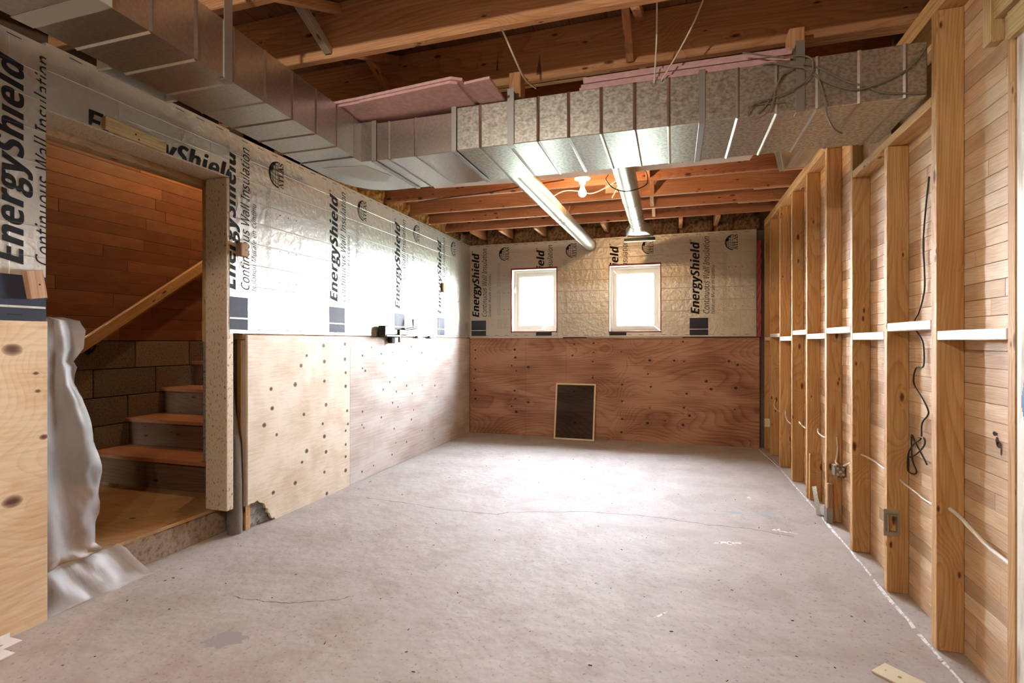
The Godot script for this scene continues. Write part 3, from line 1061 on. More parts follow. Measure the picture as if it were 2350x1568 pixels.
func build_right_wall():
	var w := structure("wall_right", "right wall of open wooden studs with strip boards behind them", "wall")
	var st := mb()
	bxd(st, XW + 0.02, 1.25, 0.0, 2.775, -1.9, 6.6, 2, 0.0)
	obj("backing", st, M.subfloor, w)
	# strip boards, row over row
	var y := 0.0
	var row := 0
	var count := 0
	while y < 2.44:
		var h := 0.0605
		var d := 1.20 - rng.randf() * 0.5
		while d < 6.33:
			var l := rng.randf_range(0.55, 1.35)
			var e := minf(d + l, 6.335)
			if y + h > 2.14 and y < 2.36 and d < 2.95 and e > 2.447:
				pass
			st = mb()
			bxd(st, XW - rng.randf() * 0.0014, XW + 0.019, y + 0.0006, y + h - 0.0006, d + 0.0007, e - 0.0007, 2, 0.0012, 0.9, 0.25)
			obj("strip_board", st, M["strip%d" % rng.randi_range(0, 5)], w)
			count += 1
			d = e
		y += h
		row += 1
	# nearer than the view: long boards
	y = 0.0
	while y < 2.44:
		st = mb()
		bxd(st, XW, XW + 0.019, y + 0.0006, y + 0.2414, -1.9, 0.70, 2, 0.0012, 0.9, 0.25)
		obj("strip_board", st, M["strip%d" % rng.randi_range(0, 5)], w)
		y += 0.242
	# studs: near face, width along d, top
	var list := [[-1.7, 2.445], [-1.2, 2.445], [-0.7, 2.445], [-0.2, 2.445], [0.35, 2.445], [0.87, 2.445], [1.37, 2.445], [1.898, 2.445], [2.377, 2.445], [2.86, 2.098], [3.355, 2.445], [3.87, 2.445], [4.39, 2.445], [4.90, 2.445], [5.42, 2.445], [5.94, 2.445], [6.285, 2.445]]
	var i := 0
	for q in list:
		st = mb()
		var dd: float = q[0]
		bxd(st, XS, XW - 0.0016, 0.006, q[1], dd, dd + (0.046 if dd == 2.377 else 0.04), 1, 0.003)
		obj("stud", st, stud_mat(i), w)
		i += 1
	# the painted stud at the edge of the view, doubled onto the bare one
	st = mb()
	bxd(st, XS + 0.001, XW - 0.0016, 0.006, 2.445, 1.853, 1.896, 1, 0.003)
	var ps := obj("stud", st, M.white_paint_wood, w)
	ps.set_meta("label", "white painted stud with a smear of blue paint")
	st = mb()
	var sm := [[0.02, 0.0], [0.025, 0.03], [0.015, 0.06], [0.02, 0.10], [0.006, 0.14], [0.004, 0.02]]
	for k in 9:
		var yy := 0.955 + k * 0.012
		var ww := 0.018 * (1.0 - absf(k - 4) / 6.0) * rng.randf_range(0.7, 1.0)
		quad(st, P(XS + 0.0006, yy, 1.856), P(XS + 0.0006, yy, 1.858 + ww), P(XS + 0.0006, yy + 0.012, 1.858 + ww), P(XS + 0.0006, yy + 0.012, 1.856), Vector3.LEFT)
	obj("paint_smear", st, M.blue_paint, ps)
	# short blocks nailed at the top of those two
	st = mb()
	bxd(st, XS - 0.038, XS - 0.0005, 2.094, 2.44, 1.946, 1.988, 1, 0.002)
	obj("nailed_block", st, M.pale_wood, w)
	st = mb()
	bxd(st, XS - 0.03, XS - 0.0005, 2.16, 2.30, 1.70, 1.955, 2, 0.002)
	obj("nailed_block", st, M.pale_wood, w)
	st = mb()
	bxd(st, XS - 0.02, XS - 0.0005, 2.07, 2.15, 1.60, 1.90, 2, 0.002)
	obj("nailed_block", st, M.pale_wood, w)
	st = mb()
	for q in [[2.185, 0.868, 0.012, 0.008], [2.170, 0.846, 0.010, 0.014], [2.160, 0.835, 0.016, 0.012], [2.148, 0.815, 0.004, 0.016], [2.172, 0.868, 0.005, 0.006]]:
		for k in 9:
			var a0 := TAU * k / 9.0
			var a1 := TAU * (k + 1) / 9.0
			tri(st, P(XW - 0.0018, q[1], q[0]), P(XW - 0.0018, q[1] + sin(a0) * q[3], q[0] + cos(a0) * q[2]), P(XW - 0.0018, q[1] + sin(a1) * q[3], q[0] + cos(a1) * q[2]), Vector3.LEFT)
	obj("dark_stain", st, M.debris, w)
	# plates
	for k in 2:
		st = mb()
		bxd(st, XS + 0.001 * k, XW + 0.018, 2.4455 + 0.0385 * k, 2.4835 + 0.0385 * k - 0.001, -1.8, 6.33, 2, 0.003)
		obj("top_plate", st, M["stud%d" % (2 - k)], w)
	st = mb()
	bxd(st, XS, XW - 0.0016, 2.0985, 2.1365, 2.424, 3.354, 2, 0.003)
	obj("header_plate", st, M.stud2, w)
	st = mb()
	bxd(st, XS - 0.002, XW - 0.0016, -0.002, 0.0055, -1.8, 6.33, 2, 0.001)
	obj("bottom_plate", st, M.concrete, w)
	# boards closing the space over the lower plate
	st = mb()
	bxd(st, XS + 0.05, XW - 0.002, 2.139, 2.444, 2.96, 3.353, 1, 0.002)
	obj("filler_board", st, M.old_wood, w)
	# blocking at waist height: white painted
	for q in [[2.90, 3.354, 1.191, 1.229], [2.424, 2.859, 1.229, 1.267], [3.396, 3.868, 1.232, 1.270], [1.939, 2.376, 1.187, 1.223], [4.431, 4.89, 1.236, 1.273], [4.941, 5.419, 1.189, 1.228], [5.461, 5.939, 1.226, 1.260], [5.981, 6.284, 1.191, 1.227], [3.911, 4.389, 1.20, 1.238], [1.411, 1.852, 1.23, 1.268]]:
		st = mb()
		bxd(st, XS - 0.001, XW - 0.0016, q[2], q[3], q[0] + 0.001, q[1] - 0.001, 2, 0.003)
		obj("blocking", st, M.white_paint_wood, w)
	# short sister blocks at the feet of two studs
	st = mb()
	bxd(st, XS + 0.008, XW - 0.002, 0.006, 0.349, 4.349, 4.3895, 1, 0.004)
	obj("sister_block", st, M.stud1, w)
	st = mb()
	bxd(st, XS - 0.002, XS + 0.03, 0.006, 0.26, 3.836, 3.8695, 1, 0.004)
	obj("sister_block", st, M.old_wood, w)
	# white filler along the foot of the studs
	st = mb()
	var edge := [[0.897, 6.25], [0.925, 5.8], [0.947, 5.39], [0.953, 4.6], [0.958, 3.82], [0.956, 3.3], [0.952, 2.83], [0.953, 2.37], [0.955, 2.19], [0.955, 1.5]]
	var ww := 0.009
	for k in edge.size() - 1:
		var n := 22
		for m in n:
			if rng.randf() < 0.04: continue
			var a := Vector2(edge[k][0], edge[k][1]).lerp(Vector2(edge[k + 1][0], edge[k + 1][1]), float(m) / n)
			var c := Vector2(edge[k][0], edge[k][1]).lerp(Vector2(edge[k + 1][0], edge[k + 1][1]), float(m + 1) / n)
			var w0 := ww
			ww = clampf(ww + rng.randf_range(-0.0035, 0.0035), 0.004, 0.015)
			var hh := 0.0065
			tri(st, P(a.x - w0, 0.0002, a.y), P(a.x, hh, a.y), P(c.x, hh, c.y), Vector3(-1, 1, 0))
			tri(st, P(a.x - w0, 0.0002, a.y), P(c.x, hh, c.y), P(c.x - ww, 0.0002, c.y), Vector3(-1, 1, 0))
	var f := obj("filler_line", st, M.white_filler, w)
	f.set_meta("kind", "stuff")
	# red sheathing membrane in the far corner
	st = mb()
	var rows := []
	for r in 20:
		var line := []
		for c in 5:
			line.append(P(0.886 + c * 0.010, 1.235 + r * 0.0560, 6.325 - 0.008 * absf(sin(r * 1.7 + c)) - c * 0.002))
		rows.append(line)
	sheet(st, rows, Vector3.BACK)
	obj("red_membrane", st, M.red_tape, w)

# ------------------------------------------------------------------ ceiling

func build_ceiling():
	var c := structure("ceiling", "open joist ceiling of old brown timbers under a board subfloor", "ceiling")
	var st := mb()
	bxd(st, -2.78, 1.26, SUB + 0.022, SUB + 0.12, -1.9, 6.7, 0, 0.0)
	obj("subfloor_top", st, M.subfloor, c)
	var x := -2.9
	var k := 0
	while x < 1.24:
		st = mb()
		bxd(st, x + 0.001, x + 0.184, SUB, SUB + 0.02, -1.9, 6.6, 2, 0.002)
		obj("subfloor_plank", st, M.subfloor, c)
		x += 0.185
		k += 1
	# joists: near face
	var js := [-1.6, -1.14, -0.68, -0.22, 0.24, 0.71, 1.18, 1.655, 2.10, 2.59, 3.07, 3.55, 4.01, 4.46, 4.95, 5.41, 5.87]
	k = 0
	for d in js:
		st = mb()
		bxd(st, -2.73, 1.05, JY, SUB - 0.001, d, d + 0.042, 0, 0.004)
		obj("joist", st, M["joist%d" % (k % 3)] if d < 3.3 else M["red_joist%d" % (k % 3)], c)
		k += 1
	for q in [[-0.655, 2.545, 0.10, 0.014], [-0.88, 2.60, 0.09, 0.006]]:
		st = mb()
		tri(st, P(q[0] - q[3], q[1], 2.5894), P(q[0] + q[3], q[1], 2.5894), P(q[0] + 0.004, q[1] + q[2], 2.5894), Vector3.BACK)
		obj("scorch_mark", st, M.riser_wood, c)
	# short scabs beside the joist ends over the stud wall
	for q in [[2.59, 0.55, 1.05], [4.46, 0.80, 1.04], [4.95, 0.68, 1.04], [5.41, 0.60, 1.04]]:
		st = mb()
		bxd(st, q[1], q[2], JY - 0.001, JY + 0.12, q[0] + 0.043, q[0] + 0.078, 0, 0.003)
		obj("scab", st, M.joist2, c)
	# strip nailed under the second joist
	st = mb()
	bxd(st, -0.98, -0.42, JY - 0.002, JY + 0.03, 2.633, 2.66, 0, 0.002)
	obj("scab", st, M.pale_wood, c)
	# lookouts from the last joist to the back wall
	for q in [-2.34, -1.975, -1.54, -0.763, 0.08, 0.46]:
		st = mb()
		bxd(st, q - 0.02, q + 0.02, 2.50, SUB - 0.001, 5.913, 6.40, 2, 0.003)
		obj("lookout", st, M.joist0, c)
	# crossed bridging between the joists
	for b in [[1.655, -1.55], [2.10, -1.50], [3.55, -1.25], [4.01, -1.25], [4.46, -1.25], [4.95, -1.25], [5.41, -1.25], [1.655, -0.2], [2.10, -0.20], [2.59, -0.2], [3.55, -0.2], [4.01, -0.2], [4.46, -0.18], [4.95, -0.2], [5.41, -0.2]]:
		var d0: float = b[0] + 0.042
		var d1 := 0.0
		for d in js:
			if d > b[0] + 0.1:
				d1 = d
				break
		for s in [0, 1]:
			st = mb()
			var a := P(b[1] + s * 0.05, SUB - 0.035 if s == 0 else JY + 0.03, d0 + 0.002)
			var e := P(b[1] + s * 0.05, JY + 0.03 if s == 0 else SUB - 0.035, d1 - 0.002)
			bar(st, a, e, 0.04, 0.036, Vector3.UP, 0.002)
			obj("bridging", st, M.grey_wood if b[0] == 1.655 and s == 0 else M.joist1, c)
	# solid block hung between joists for the duct straps
	for q in [[-0.757, 2.10 + 0.043, 2.589], [0.508, 2.10 + 0.043, 2.589]]:
		st = mb()
		bxd(st, q[0] - 0.03, q[0] + 0.03, 2.40, JY + 0.01, 2.50, 2.588, 1, 0.003)
		obj("hanger_block", st, M.joist2, c)

# ------------------------------------------------------------------ windows

func build_windows():
	window_("window_1", "small white casement window nearer the left corner, with a crank on its sill", -1.958, -1.375, 1.306, 2.092, [-1.887, -1.442, 1.379, 2.011], true)
	window_("window_2", "small white fixed window in the middle of the back wall", -0.7345, -0.1385, 1.300, 2.090, [-0.655, -0.213, 1.366, 2.004], false)

func window_(called: String, label: String, x0: float, x1: float, y0: float, y1: float, g: Array, crank: bool):
	var w := structure(called, label, "window")
	# wooden lining of the opening
	var t := 0.006
	for q in [[x0 + 0.0005, x0 + t, y0, y1], [x1 - t, x1 - 0.0005, y0, y1], [x0 + t, x1 - t, y0 + 0.0005, y0 + t], [x0 + t, x1 - t, y1 - t, y1 - 0.0005]]:
		var l := mb()
		bxd(l, q[0], q[1], q[2], q[3], DB - 0.003, 6.50, 1, 0.001)
		obj("lining", l, M.window_white, w)
	# red flashing tape round the opening
	var st := mb()
	var a := 0.016
	for q in [[x0 - a * 0.6, x0 + 0.004, y0 - a, y1 + a], [x1 - 0.004, x1 + a * 0.4, y0 - a, y1 + a], [x0 + 0.004, x1 - 0.004, y1 - 0.003, y1 + a], [x0 + 0.004, x1 - 0.004, y0 - a * 0.5, y0 + 0.004]]:
		if called == "window_2" and q[0] < -0.74: q[0] = -0.7385
		bxd(st, q[0], q[1], q[2], q[3], DB - 0.0042, DB - 0.0008, 0, 0.0)
	obj("flashing_tape", st, M.red_tape, w)
	# frame and sash, mitred: four members each
	var fr := [x0 + t, x1 - t, y0 + t, y1 - t]
	var mid := 0.03
	ring(w, "frame", fr, [fr[0] + mid, fr[1] - mid, fr[2] + mid, fr[3] - mid], 6.435, 6.53)
	ring(w, "sash", [fr[0] + mid, fr[1] - mid, fr[2] + mid, fr[3] - mid], g, 6.450, 6.52)
	ring(w, "glazing_bead", g, [g[0] + 0.008, g[1] - 0.008, g[2] + 0.008, g[3] - 0.008], 6.460, 6.51)
	st = mb()
	quad(st, P(g[0], g[2], 6.49), P(g[1], g[2], 6.49), P(g[1], g[3], 6.49), P(g[0], g[3], 6.49), Vector3.BACK)
	obj("pane", st, M.glass, w)
	if crank:
		st = mb()
		bxd(st, -1.64, -1.54, fr[2] + 0.004, fr[2] + 0.022, 6.415, 6.434, 0, 0.004)
		tube(st, smooth([P(-1.585, fr[2] + 0.02, 6.42), P(-1.56, fr[2] + 0.045, 6.41), P(-1.548, fr[2] + 0.062, 6.405), P(-1.553, fr[2] + 0.078, 6.403)], 4), 0.006, 8)
		obj("crank_handle", st, M.window_white, w)
		st = mb()
		bxd(st, fr[0] + 0.008, fr[0] + 0.022, 1.80, 1.88, 6.42, 6.434, 1, 0.004)
		tube(st, smooth([P(fr[0] + 0.015, 1.865, 6.42), P(fr[0] + 0.012, 1.84, 6.405), P(fr[0] + 0.012, 1.81, 6.402)], 4), 0.005, 8)
		obj("lock_lever", st, M.window_white, w)

func ring(w: Node3D, called: String, o: Array, i: Array, d0: float, d1: float):
	for k in 4:
		var st := mb()
		var oc := [Vector2(o[0], o[2]), Vector2(o[1], o[2]), Vector2(o[1], o[3]), Vector2(o[0], o[3])]
		var ic := [Vector2(i[0], i[2]), Vector2(i[1], i[2]), Vector2(i[1], i[3]), Vector2(i[0], i[3])]
		var a: Vector2 = oc[k]
		var b: Vector2 = oc[(k + 1) % 4]
		var c: Vector2 = ic[(k + 1) % 4]
		var d: Vector2 = ic[k]
		var inward := ((c + d) - (a + b)) / 2
		var s := 0.0006
		var along := (b - a).normalized() * s
		a += along; d += along; b -= along; c -= along
		quad(st, P(a.x, a.y, d0), P(b.x, b.y, d0), P(c.x, c.y, d0), P(d.x, d.y, d0), Vector3.BACK)
		quad(st, P(a.x, a.y, d1), P(b.x, b.y, d1), P(c.x, c.y, d1), P(d.x, d.y, d1), Vector3.FORWARD)
		quad(st, P(d.x, d.y, d0), P(c.x, c.y, d0), P(c.x, c.y, d1), P(d.x, d.y, d1), P(inward.x, inward.y, 0))
		quad(st, P(a.x, a.y, d0), P(b.x, b.y, d0), P(b.x, b.y, d1), P(a.x, a.y, d1), -P(inward.x, inward.y, 0))
		obj(called, st, M.window_white, w)

# ------------------------------------------------------------------ doorway and stairs

func build_stairs():
	# door frame
	var f := structure("door_1", "open doorway to the stairs with a chipped beige painted frame", "doorway")
	var st := mb()
	bxd(st, -2.692, -2.531, 0.172, 2.158, 2.462, 2.515, 1, 0.004)
	obj("jamb", st, M.chipped_paint, f)
	st = mb()
	bxd(st, -2.692, -2.557, 0.172, 2.158, 1.478, 1.526, 1, 0.004)
	obj("jamb", st, M.chipped_paint, f)
	st = mb()
	bxd(st, -2.715, -2.533, 2.160, 2.20, 1.50, 2.515, 2, 0.004)
	obj("head", st, M.chipped_paint, f)
	st = mb()
	bxd(st, -2.80, -2.722, 2.125, 2.24, 1.40, 2.75, 2, 0.003)
	obj("head_board", st, M.old_wood, f)
	st = mb()
	bxd(st, -2.76, -2.735, 1.18, 2.122, 2.50, 2.56, 1, 0.002)
	obj("side_board", st, M.old_wood, f)
	st = mb()
	bxd(st, -2.733, -2.722, 1.18, 2.122, 2.49, 2.55, 1, 0.002)
	obj("side_board", st, M.stud1, f)
	# stairwell shell
	var w := structure("wall_stair", "stairwell wall of brown strip boards over grey cement blocks", "wall")
	st = mb()
	bxd(st, XT - 0.2, XT - 0.022, 0.0, 3.6, 0.4, 5.4, 2, 0.0)
	bxd(st, XT, -2.72, 0.0, 3.6, 0.4, 0.5, 0, 0.0)
	bxd(st, XT, -2.72, 0.0, 3.6, 5.3, 5.4, 0, 0.0)
	bxd(st, XT - 0.2, -2.72, 3.5, 3.6, 0.4, 5.4, 0, 0.0)
	bxd(st, -2.90, -2.76, 2.78, 3.5, 0.4, 5.3, 0, 0.0)
	obj("masonry", st, M.mortar, w)
	var y := 1.189
	var k := 0
	while y < 3.4:
		var h := 0.0895
		var d := 1.25 - rng.randf() * 0.6
		while d < 5.25:
			var e := minf(d + rng.randf_range(0.55, 1.5), 5.28)
			if e > 1.2:
				st = mb()
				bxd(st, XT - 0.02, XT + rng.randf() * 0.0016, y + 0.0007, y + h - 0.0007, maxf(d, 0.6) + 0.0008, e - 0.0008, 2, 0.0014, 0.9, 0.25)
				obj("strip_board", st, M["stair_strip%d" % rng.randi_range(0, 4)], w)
			d = e
		y += h
	for r in 6:
		var top := 1.185 - r * 0.2115
		var d: float = [3.07, 3.243, 3.011, 3.243, 3.03, 3.243][r]
		while d > 1.2: d -= 0.486
		while d < 5.2:
			st = mb()
			bxd(st, XT - 0.02, XT + 0.004 + rng.randf() * 0.002, maxf(top - 0.2075, 0.0), top - 0.002, d + 0.003, minf(d + 0.483, 5.29), 2, 0.004)
			obj("cement_block", st, M["block%d" % rng.randi_range(0, 2)], w)
			d += 0.486
	# end of the block wall beside the stairs
	for q in [[0.978, 1.182], [0.757, 0.974], [0.53, 0.752], [0.37, 0.526]]:
		st = mb()
		bxd(st, -3.028, -2.735, q[0], q[1], 2.745, 5.28, 2, 0.008)
		obj("cement_block", st, M.block2, w)
	st = mb()
	bxd(st, -3.02, -2.74, 1.184, 2.775, 2.80, 5.28, 2, 0.0)
	obj("upper_partition", st, M.old_wood, w)

	# landing
	var t := thing("stair_landing", "low plywood landing with a scuffed front step inside the doorway", "landing", P(-3.36, 0, 1.9))
	st = mb()
	slab(st, PackedVector2Array([Vector2(XT + 0.007, 0.9), Vector2(-2.722, 0.9), Vector2(-2.722, 1.532), Vector2(-2.655, 1.532), Vector2(-2.655, 2.655), Vector2(-2.725, 2.655), Vector2(-2.725, 2.735), Vector2(XT + 0.007, 2.735)]), 0.151, 0.170, 1.6)
	obj("deck", st, M.landing_ply, t)
	st = mb()
	bxd(st, -2.700, -2.663, 0.0, 0.150, 1.532, 2.645, 2, 0.003)
	obj("riser", st, M.weathered, t)
	st = mb()
	bxd(st, XT + 0.01, -2.71, 0.0, 0.15, 1.02, 1.06, 0, 0.003)
	obj("joist", st, M.riser_wood, t)
	st = mb()
	bxd(st, XT + 0.01, -2.71, 0.0, 0.15, 2.6, 2.64, 0, 0.003)
	obj("joist", st, M.riser_wood, t)
	# staircase
	t = thing("staircase", "steep wooden stairs with orange brown plywood treads behind the doorway", "staircase", P(-3.5, 0.17, 3.9))
	for i in 9:
		var ty := 0.382 + i * 0.2085
		var d := 2.695 + i * 0.2905
		var xr := -2.955 if i == 0 else -3.031
		st = mb()
		bxd(st, XT + 0.008, xr, ty - 0.028, ty, d, d + 0.318, 0, 0.003)
		obj("tread", st, M.tread_ply, t)
		st = mb()
		bxd(st, XT + 0.008, -2.74 if i == 0 else xr, ty - 0.2085 + 0.0005 + (0.0 if i else -0.003), ty - 0.0285, d + 0.028, d + 0.046, 0, 0.002)
		obj("riser", st, M.riser_wood, t)
	# handrail
	t = thing("handrail", "plain wooden handrail sloping up the stairwell wall", "handrail", P(XT + 0.07, 1.2, 2.7))
	st = mb()
	var sl := Vector3(0, 0.70, -1.0).normalized()
	bar(st, P(XT + 0.075, 1.128, 2.60), P(XT + 0.075, 2.54, 4.60), 0.078, 0.036, Vector3.UP, 0.004)
	obj("rail", st, M.stud0, t)
	for d in [2.72, 3.9]:
		st = mb()
		var yy: float = 1.128 + (d - 2.60) * 0.706 - 0.05
		tube(st, smooth([P(XT + 0.006, yy - 0.05, d), P(XT + 0.04, yy - 0.055, d), P(XT + 0.07, yy - 0.03, d), P(XT + 0.075, yy + 0.002, d)], 4), 0.008, 8)
		lathe(st, P(XT + 0.005, yy - 0.05, d), [Vector2(0.0, 0.008), Vector2(0.025, 0.006), Vector2(0.03, 0.0)], 12, Vector3.RIGHT)
		obj("bracket", st, M.iron, t)

# ------------------------------------------------------------------ rectangular ducts

func trunk_x(d: float, edge: float) -> float:   # the long duct drifts to the left as it runs away
	return edge - 0.036 * (d - 1.1)

func build_ducts():
	var y0 := 2.15
	var y1 := 2.36
	# long trunk along the left wall
	var t := thing("trunk_duct", "long galvanized duct running along the top of the left wall", "duct", P(-1.75, y0, 0.5))
	var st := mb()
	var e0 := -1.8
	var e1 := 2.372
	slab(st, PackedVector2Array([Vector2(trunk_x(e0, -1.556), e0), Vector2(trunk_x(e1, -1.556), e1), Vector2(trunk_x(e1, -1.882), e1), Vector2(trunk_x(e0, -1.882), e0)]), y0, y1)
	obj("body", st, M.galv, t)
	for k in 22:
		var d := 2.222 - k * 0.1655
		if d < -1.5: break
		if k == 7: continue
		st = mb()
		bead(st, P(trunk_x(d, -1.882), y0, d), P(trunk_x(d, -1.556), y0, d), Vector3.DOWN)
		bead(st, P(trunk_x(d, -1.556), y0, d), P(trunk_x(d, -1.556), y1, d), Vector3.RIGHT)
		obj("stiffening_bead", st, M.galv, t)
	st = mb()
	var d := 1.075
	bxd(st, trunk_x(d, -1.886), trunk_x(d, -1.552), y0 - 0.003, y0 - 0.0003, d - 0.03, d + 0.03, 0, 0.001)
	bxd(st, trunk_x(d, -1.555), trunk_x(d, -1.552), y0 - 0.003, y1, d - 0.03, d + 0.03, 1, 0.001)
	obj("slip_joint", st, M.tape, t)
	# elbow
	t = thing("duct_elbow", "galvanized duct elbow turning the corner above the left wall, its underside taped", "duct", P(-1.8, y0, 2.7))
	var o := PackedVector2Array([Vector2(-1.606, 2.374), Vector2(-1.606, 2.447), Vector2(-1.512, 2.447), Vector2(-1.512, 2.962)])
	for i in 11:
		var a := deg_to_rad(90.0 - 9.0 * i)
		var c := Vector2(-1.70, 2.66)
		o.append(c + Vector2(-cos(a) * 0.24, sin(a) * 0.302) if i else Vector2(-1.70, 2.962))
	o.append(Vector2(-1.934, 2.374))
	st = mb()
	slab(st, o, y0 - 0.001, y1 - 0.002)
	obj("body", st, M.galv, t)
	st = mb()
	bxd(st, -1.938, -1.602, y0 - 0.004, y0 - 0.0012, 2.371, 2.379, 0, 0.0005)
	bxd(st, -1.6058, -1.603, y0 - 0.003, y1, 2.371, 2.379, 1, 0.0005)
	obj("seam", st, M.cleat, t)
	st = mb()
	slab(st, PackedVector2Array([Vector2(-1.86, 2.47), Vector2(-1.62, 2.50), Vector2(-1.57, 2.70), Vector2(-1.66, 2.80), Vector2(-1.76, 2.74), Vector2(-1.83, 2.60)]), y0 - 0.0022, y0 - 0.0012)
	obj("tape_patch", st, M.tape, t)
	# short smooth length
	t = thing("cross_duct", "short smooth galvanized duct between the elbow and the spangled duct", "duct", P(-1.29, y0, 2.7))
	st = mb()
	bxd(st, -1.510, -1.056, y0 - 0.004, y1 - 0.014, 2.447, 2.955, 0, 0.003)
	obj("body", st, M.galv, t)
	for x in [-1.436, -1.280]:
		st = mb()
		bead(st, P(x, y0 - 0.004, 2.447), P(x, y0 - 0.004, 2.955), Vector3.DOWN)
		bead(st, P(x, y0 - 0.004, 2.447), P(x, y1 - 0.014, 2.447), Vector3.BACK)
		obj("stiffening_bead", st, M.galv, t)
	cleat(t, -1.524, y0 - 0.004, y1 - 0.012, 2.447, 2.957)
	# long mottled length to the right wall
	t = thing("cross_duct", "wide spangled galvanized duct crossing the room to the right wall", "duct", P(-0.05, y0, 2.7))
	st = mb()
	bxd(st, -1.047, 0.957, y0, y1 + 0.006, 2.447, 2.962, 0, 0.003)
	obj("body", st, M.galv_mottled, t)
	for x in [-0.921, -0.77, -0.623, -0.474, -0.320, -0.168, -0.019, 0.267, 0.420, 0.573, 0.724, 0.882]:
		st = mb()
		bead(st, P(x, y0, 2.447), P(x, y0, 2.962), Vector3.DOWN)
		bead(st, P(x, y0, 2.447), P(x, y1 + 0.006, 2.447), Vector3.BACK)
		obj("stiffening_bead", st, M.galv, t)
	cleat(t, -1.062, y0 - 0.001, y1 + 0.008, 2.447, 2.965)
	cleat(t, 0.122, y0 - 0.001, y1 + 0.008, 2.447, 2.965)
	# hanger straps
	hanger("hanger_strap", "thin metal duct strap beside the pink foam boards, nailed to a wooden block", -0.76, 2.40, 2.447, 2.497)
	hanger("hanger_strap", "thin metal duct strap in the tangle of grey cable", 0.508, 2.42, 2.447, 2.497)
	var h := thing("hanger_strap", "metal strap holding the long trunk duct up by the nearest joist", "strap", P(-1.572, 2.15, 1.535), "duct hanger straps")
	st = mb()
	bxd(st, -1.5708, -1.568, 2.146, 2.50, 1.515, 1.553, 1, 0.0005)
	bxd(st, -1.60, -1.5705, 2.1425, 2.1455, 1.515, 1.553, 0, 0.0005)
	obj("strap", st, M.cleat, h)
	st = mb()
	bxd(st, -1.5708, -1.568, 2.501, 2.60, 1.505, 1.60, 1, 0.0005)
	bxd(st, -1.585, -1.56, 2.525, 2.60, 1.602, 1.6535, 1, 0.001)
	obj("nailing_tab", st, M.steel, h)
	# open side box against the foil
	t = thing("register_boot", "open narrow sheet metal register box beside the trunk duct, over the doorway", "duct fitting", P(-1.93, 2.15, 1.47))
	st = mb()
	bxd(st, -1.969, -1.958, 2.148, 2.300, 1.352, 1.600, 2, 0.001)
	obj("side", st, M.tape, t)
	st = mb()
	bxd(st, -1.958, -1.898, 2.148, 2.300, 1.339, 1.352, 0, 0.001)
	obj("end", st, M.tape, t)
	st = mb()
	bxd(st, -1.960, -1.905, 2.148, 2.300, 1.600, 1.613, 0, 0.001)
	obj("end", st, M.tape, t)
	st = mb()
	bxd(st, -1.957, -1.900, 2.292, 2.298, 1.353, 1.599, 2, 0.001)
	obj("inside", st, M.galv, t)
	# return air pan between joists at the right
	t = thing("joist_pan", "bright ribbed sheet metal pan under the joists beside the right wall", "duct fitting", P(0.8, 2.47, 4.1))
	st = mb()
	slab(st, PackedVector2Array([Vector2(0.60, 3.60), Vector2(0.80, 4.45), Vector2(0.955, 4.45), Vector2(0.955, 3.60)]), 2.508, 2.512)
	obj("sheet", st, M.galv_pipe, t)
	for x in [0.83, 0.86]:
		st = mb()
		bead(st, P(x, 2.508, 3.62), P(x, 2.508, 4.44), Vector3.DOWN, 0.012)
		obj("rib", st, M.galv_pipe, t)
	st = mb()
	bar(st, P(0.593, 2.497, 3.60), P(0.795, 2.497, 4.45), 0.03, 0.012, Vector3.RIGHT, 0.001)
	bar(st, P(0.62, 2.488, 3.60), P(0.81, 2.488, 4.42), 0.03, 0.003, Vector3.UP, 0.0005)
	obj("flange", st, M.steel, t)

func bead(st: SurfaceTool, a: Vector3, b: Vector3, out: Vector3, w := 0.008, h := 0.0045):
	var s := (b - a).cross(out).normalized() * w
	var o := out * h
	quad(st, a - s + out * 0.0002, b - s + out * 0.0002, b + o, a + o, out - s.normalized() * 0.2)
	quad(st, a + s + out * 0.0002, b + s + out * 0.0002, b + o, a + o, out + s.normalized() * 0.2)

func cleat(t: Node3D, x: float, y0: float, y1: float, d0: float, d1: float):
	var st := mb()
	bxd(st, x - 0.014, x + 0.014, y0 - 0.002, y1 + 0.012, d0 - 0.005, d0 - 0.0003, 1, 0.0015)
	bxd(st, x - 0.014, x + 0.014, y0 - 0.006, y0 - 0.0005, d0 - 0.004, d1, 2, 0.0015)
	obj("drive_cleat", st, M.cleat, t)

func hanger(called: String, label: String, x: float, top: float, d0: float, d1: float):
	var h := thing(called, label, "strap", P(x, 2.14, d0), "duct hanger straps")
	var st := mb()
	bxd(st, x - 0.017, x + 0.017, 2.143, top + 0.02, d0 - 0.0075, d0 - 0.0052, 1, 0.0005)
	bxd(st, x - 0.017, x + 0.017, 2.1405, 2.1435, d0 - 0.0075, d0 + 0.035, 2, 0.0005)
	obj("strap", st, M.cleat, h)
	st = mb()
	bxd(st, x - 0.017, x + 0.017, top + 0.005, top + 0.0075, d0 - 0.005, d1 + 0.002, 2, 0.0005)
	bxd(st, x - 0.017, x + 0.017, top - 0.03, top + 0.02, d1, d1 + 0.0025, 1, 0.0005)
	obj("nailing_tab", st, M.steel, h)

# ------------------------------------------------------------------ round ducts

